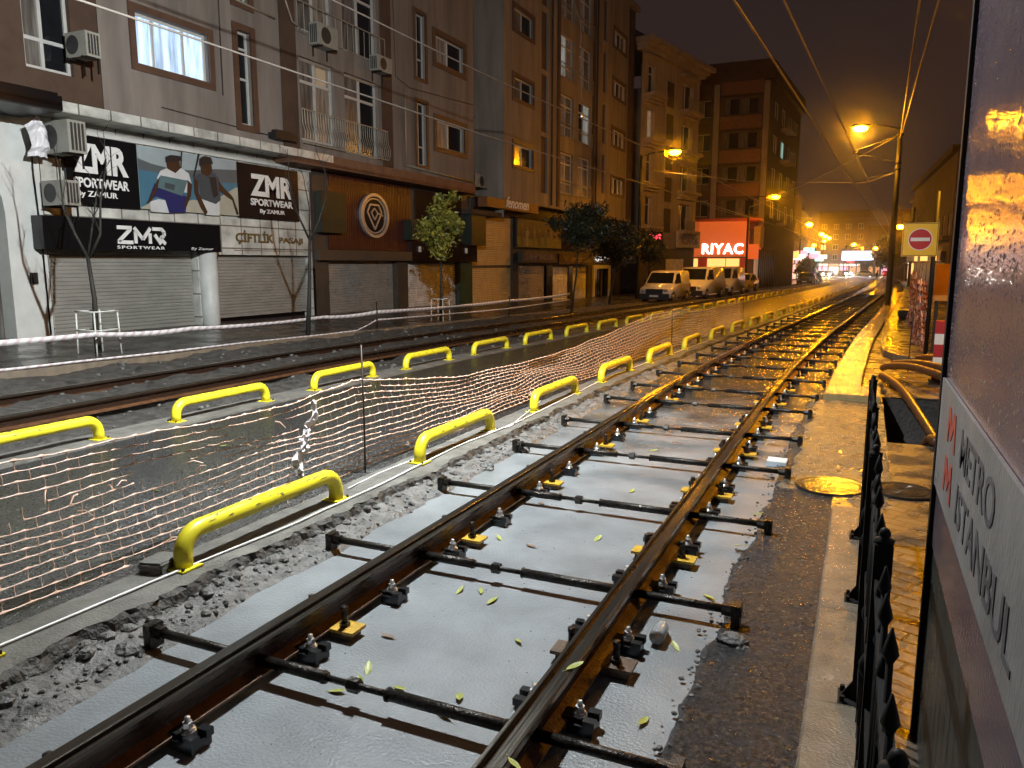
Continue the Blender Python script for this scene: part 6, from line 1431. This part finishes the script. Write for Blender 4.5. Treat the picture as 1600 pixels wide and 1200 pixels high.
for lb, x, y, rz, mt, hd, tl in [('oncoming car with dazzling headlights far up the left of the street', -7.3, 184, -.15, m_carw, True, False), ('second oncoming car with bright headlights behind the dazzling one', -9.8, 204, .15, m_carw, True, False), ('third oncoming car with headlights at the bend', -4.6, 214, .5, m_carw, True, False),
                             ('pale green car crossing the bend of the street', .4, 206, 1.2, m_cargr, False, False), ('red lit car seen from behind at the far right of the bend', 4.4, 186, math.pi + .05, m_carr, False, True), ('dark car parked beyond the corner shop', -6.2, 98, -.05, m_carw, False, False), ('grey car parked one space farther on beyond the corner shop', -5.9, 106, -.05, m_carw, False, False)]:
    vehicle(lb, 'car', (x, y, zg(y) + .07), rz, CP, .85, 1.75, ((-.9, .90), (-.28, 1.38)), mt, gc, (-1.3, 1.3), None, 'cars far up the street', hd, 'parked_car' if 'parked' in lb else 'car', tl, hz=.65)
# far bus stop gantry, lit signs and traffic light glow at the bend
t = thing('lit_sign', 'large bluish white lit sign board at the bend of the street', 'lit sign', (-1.9, 212, zg(212))); mb = MB(); mb.box(-3.6, 3.2, -.2, .2, 4.0, 6.3); mb.build('light_panel', m_bluelit, t); mb = MB(); [mb.box(x - .12, x + .12, .21, .4, -.2, 6.2) for x in (-3, 2.6)]; mb.build('post', m_pole, t)
t = thing('footbridge', 'grey footbridge deck crossing the far end of the street', 'footbridge', (4.5, 215, zg(215))); mb = MB(); mb.box(-4, 8, -1.2, 1.2, 4.6, 5.2); mb.build('deck', M('pale concrete', (.4, .38, .34), .7), t); mb = MB(); [mb.box(-4, 8, y, y + .08, 5.21, 6.2) for y in (-1.15, 1.05)]; build_each(mb, 'parapet', m_f3, t); mb = MB(); [mb.box(x - .3, x + .3, -.3, .3, -.3, 4.6) for x in (-2.4, 6.6)]; build_each(mb, 'pier', m_f3, t)
for i, (x, y, z, mt, lb) in enumerate([(-6.7, 150, 4., m_teallit, 'teal lit sign on the left shop row'), (-7., 138, 3.3, m_pinkled, 'pink lit sign on the left shop row'), (-8., 112, 3.2, m_whitelit, 'white lit sign nearest on the left shop row'), (-6.6, 168, 3.6, m_whitelit, 'white lit sign farther along the left shop row'), (6.3, 132, 3., m_teallit, 'teal lit sign on the right behind the netting'), (-9, 190, 4.5, m_bluelit, 'small blue white sign at the left of the bend'), (-6.9, 118, 2.9, m_cream_lit, 'amber lit sign low on the left shop row'), (-6.6, 128, 2.6, m_whitelit, 'low white lit sign between the pink and the amber ones'), (-6.2, 158, 3., m_pinkled, 'second pink lit sign on the left shop row'), (-6.4, 178, 2.6, m_teallit, 'second teal sign, low on the left shop row'), (-6.4, 195, 3.2, m_whitelit, 'bright white sign where the left shop row bends'), (-3.6, 222, 2.4, m_redled, 'red lit sign at the bend'), (1.5, 224, 3., m_whitelit, 'white lit sign under the footbridge'), (-11., 215, 3.4, m_cream_lit, 'amber lit sign beyond the oncoming cars')]):
    x = x - 2.7 if x < -5.9 and y < 200 else x
    t = thing('lit_sign', lb, 'lit sign', (x, y, z), 0, 'lit shop signs far up the street'); mb = MB(); mb.box(-.9, .9, -.08, .08, 0, .9); mb.build('light_panel', mt, t); mb = MB(); mb.box(-.74, .74, -.05, .1, -.05, -.001); mb.box(-1.2, -.74, -.03, .03, .3, .36); mb.build('bracket', m_pole, t)
# person far away walking beside the track
P0 = Vector((1.55, 118., zg(118)))
def skin(name, verts, edges, radii, mat, par=None, sub=1):
    me = bpy.data.meshes.new(name); me.from_pydata(verts, edges, []); o = bpy.data.objects.new(name, me); scn.collection.objects.link(o); sk = o.modifiers.new('skin', 'SKIN'); sk.use_smooth_shade = True
    for i, r in enumerate(radii): me.skin_vertices[0].data[i].radius = (r, r)
    me.skin_vertices[0].data[0].use_root = True; ss = o.modifiers.new('sub', 'SUBSURF'); ss.levels = sub; ss.render_levels = sub; me.materials.append(mat); o.parent = par; return o
bv = [(0, 0, .95), (0, -.02, 1.2), (0, -.05, 1.42), (0, -.07, 1.53), (0, -.1, 1.66), (.10, .0, .92), (.12, -.12, .50), (.12, .02, .08), (.12, -.12, .04), (-.10, .0, .92), (-.12, .14, .50), (-.12, .34, .12), (-.12, .24, .04), (.2, -.04, 1.40), (.27, -.02, 1.12), (.24, -.18, .90), (-.2, -.04, 1.40), (-.27, .05, 1.12), (-.25, -.06, .9)]
be = [(0, 1), (1, 2), (2, 3), (3, 4), (0, 5), (5, 6), (6, 7), (7, 8), (0, 9), (9, 10), (10, 11), (11, 12), (2, 13), (13, 14), (14, 15), (2, 16), (16, 17), (17, 18)]
pr = [.15, .15, .14, .06, .10, .09, .065, .045, .04, .09, .065, .045, .04, .07, .05, .04, .07, .05, .04]
for lb, p, rz in (('person in dark clothes walking across the track far up the street', P0, 1.2),):
    o = skin('person', bv, be, pr, m_cloth); o.location = p; o.rotation_euler = (0, 0, rz); tag(o, lb, 'person')
    mb = MB(); mb.ell((0, -.09, 1.70), .095, .105, .09); mb.build('hair', m_hair, o); mb = MB(); mb.ell((0, -.185, 1.645), .055, .03, .075); mb.build('face', m_skin, o)

# ------------------------------------------------------------------ haze volume, added to give the lamps a bloom
if HAZE:
    mb = MB(); mb.box(-60, 40, -30, 330, -6, 34); o = mb.build('haze', []) if False else None
    me = bpy.data.meshes.new('haze'); bm = bmesh.new(); bmesh.ops.create_cube(bm, size=1); bm.to_mesh(me); bm.free(); o = bpy.data.objects.new('haze', me); scn.collection.objects.link(o)
    o.scale = (140, 380, 44); o.location = (-10, 150, 16); o['kind'] = 'stuff'; o['label'] = 'thin haze added for lamp glow'
    hm = bpy.data.materials.new('haze air'); hm.use_nodes = True; n = hm.node_tree.nodes; n.clear(); ou = n.new('ShaderNodeOutputMaterial'); pv = n.new('ShaderNodeVolumePrincipled')
    pv.inputs['Color'].default_value = (.85, .85, .85, 1); pv.inputs['Density'].default_value = HAZE; pv.inputs['Anisotropy'].default_value = .976; hm.node_tree.links.new(pv.outputs[0], ou.inputs['Volume']); me.materials.append(hm)
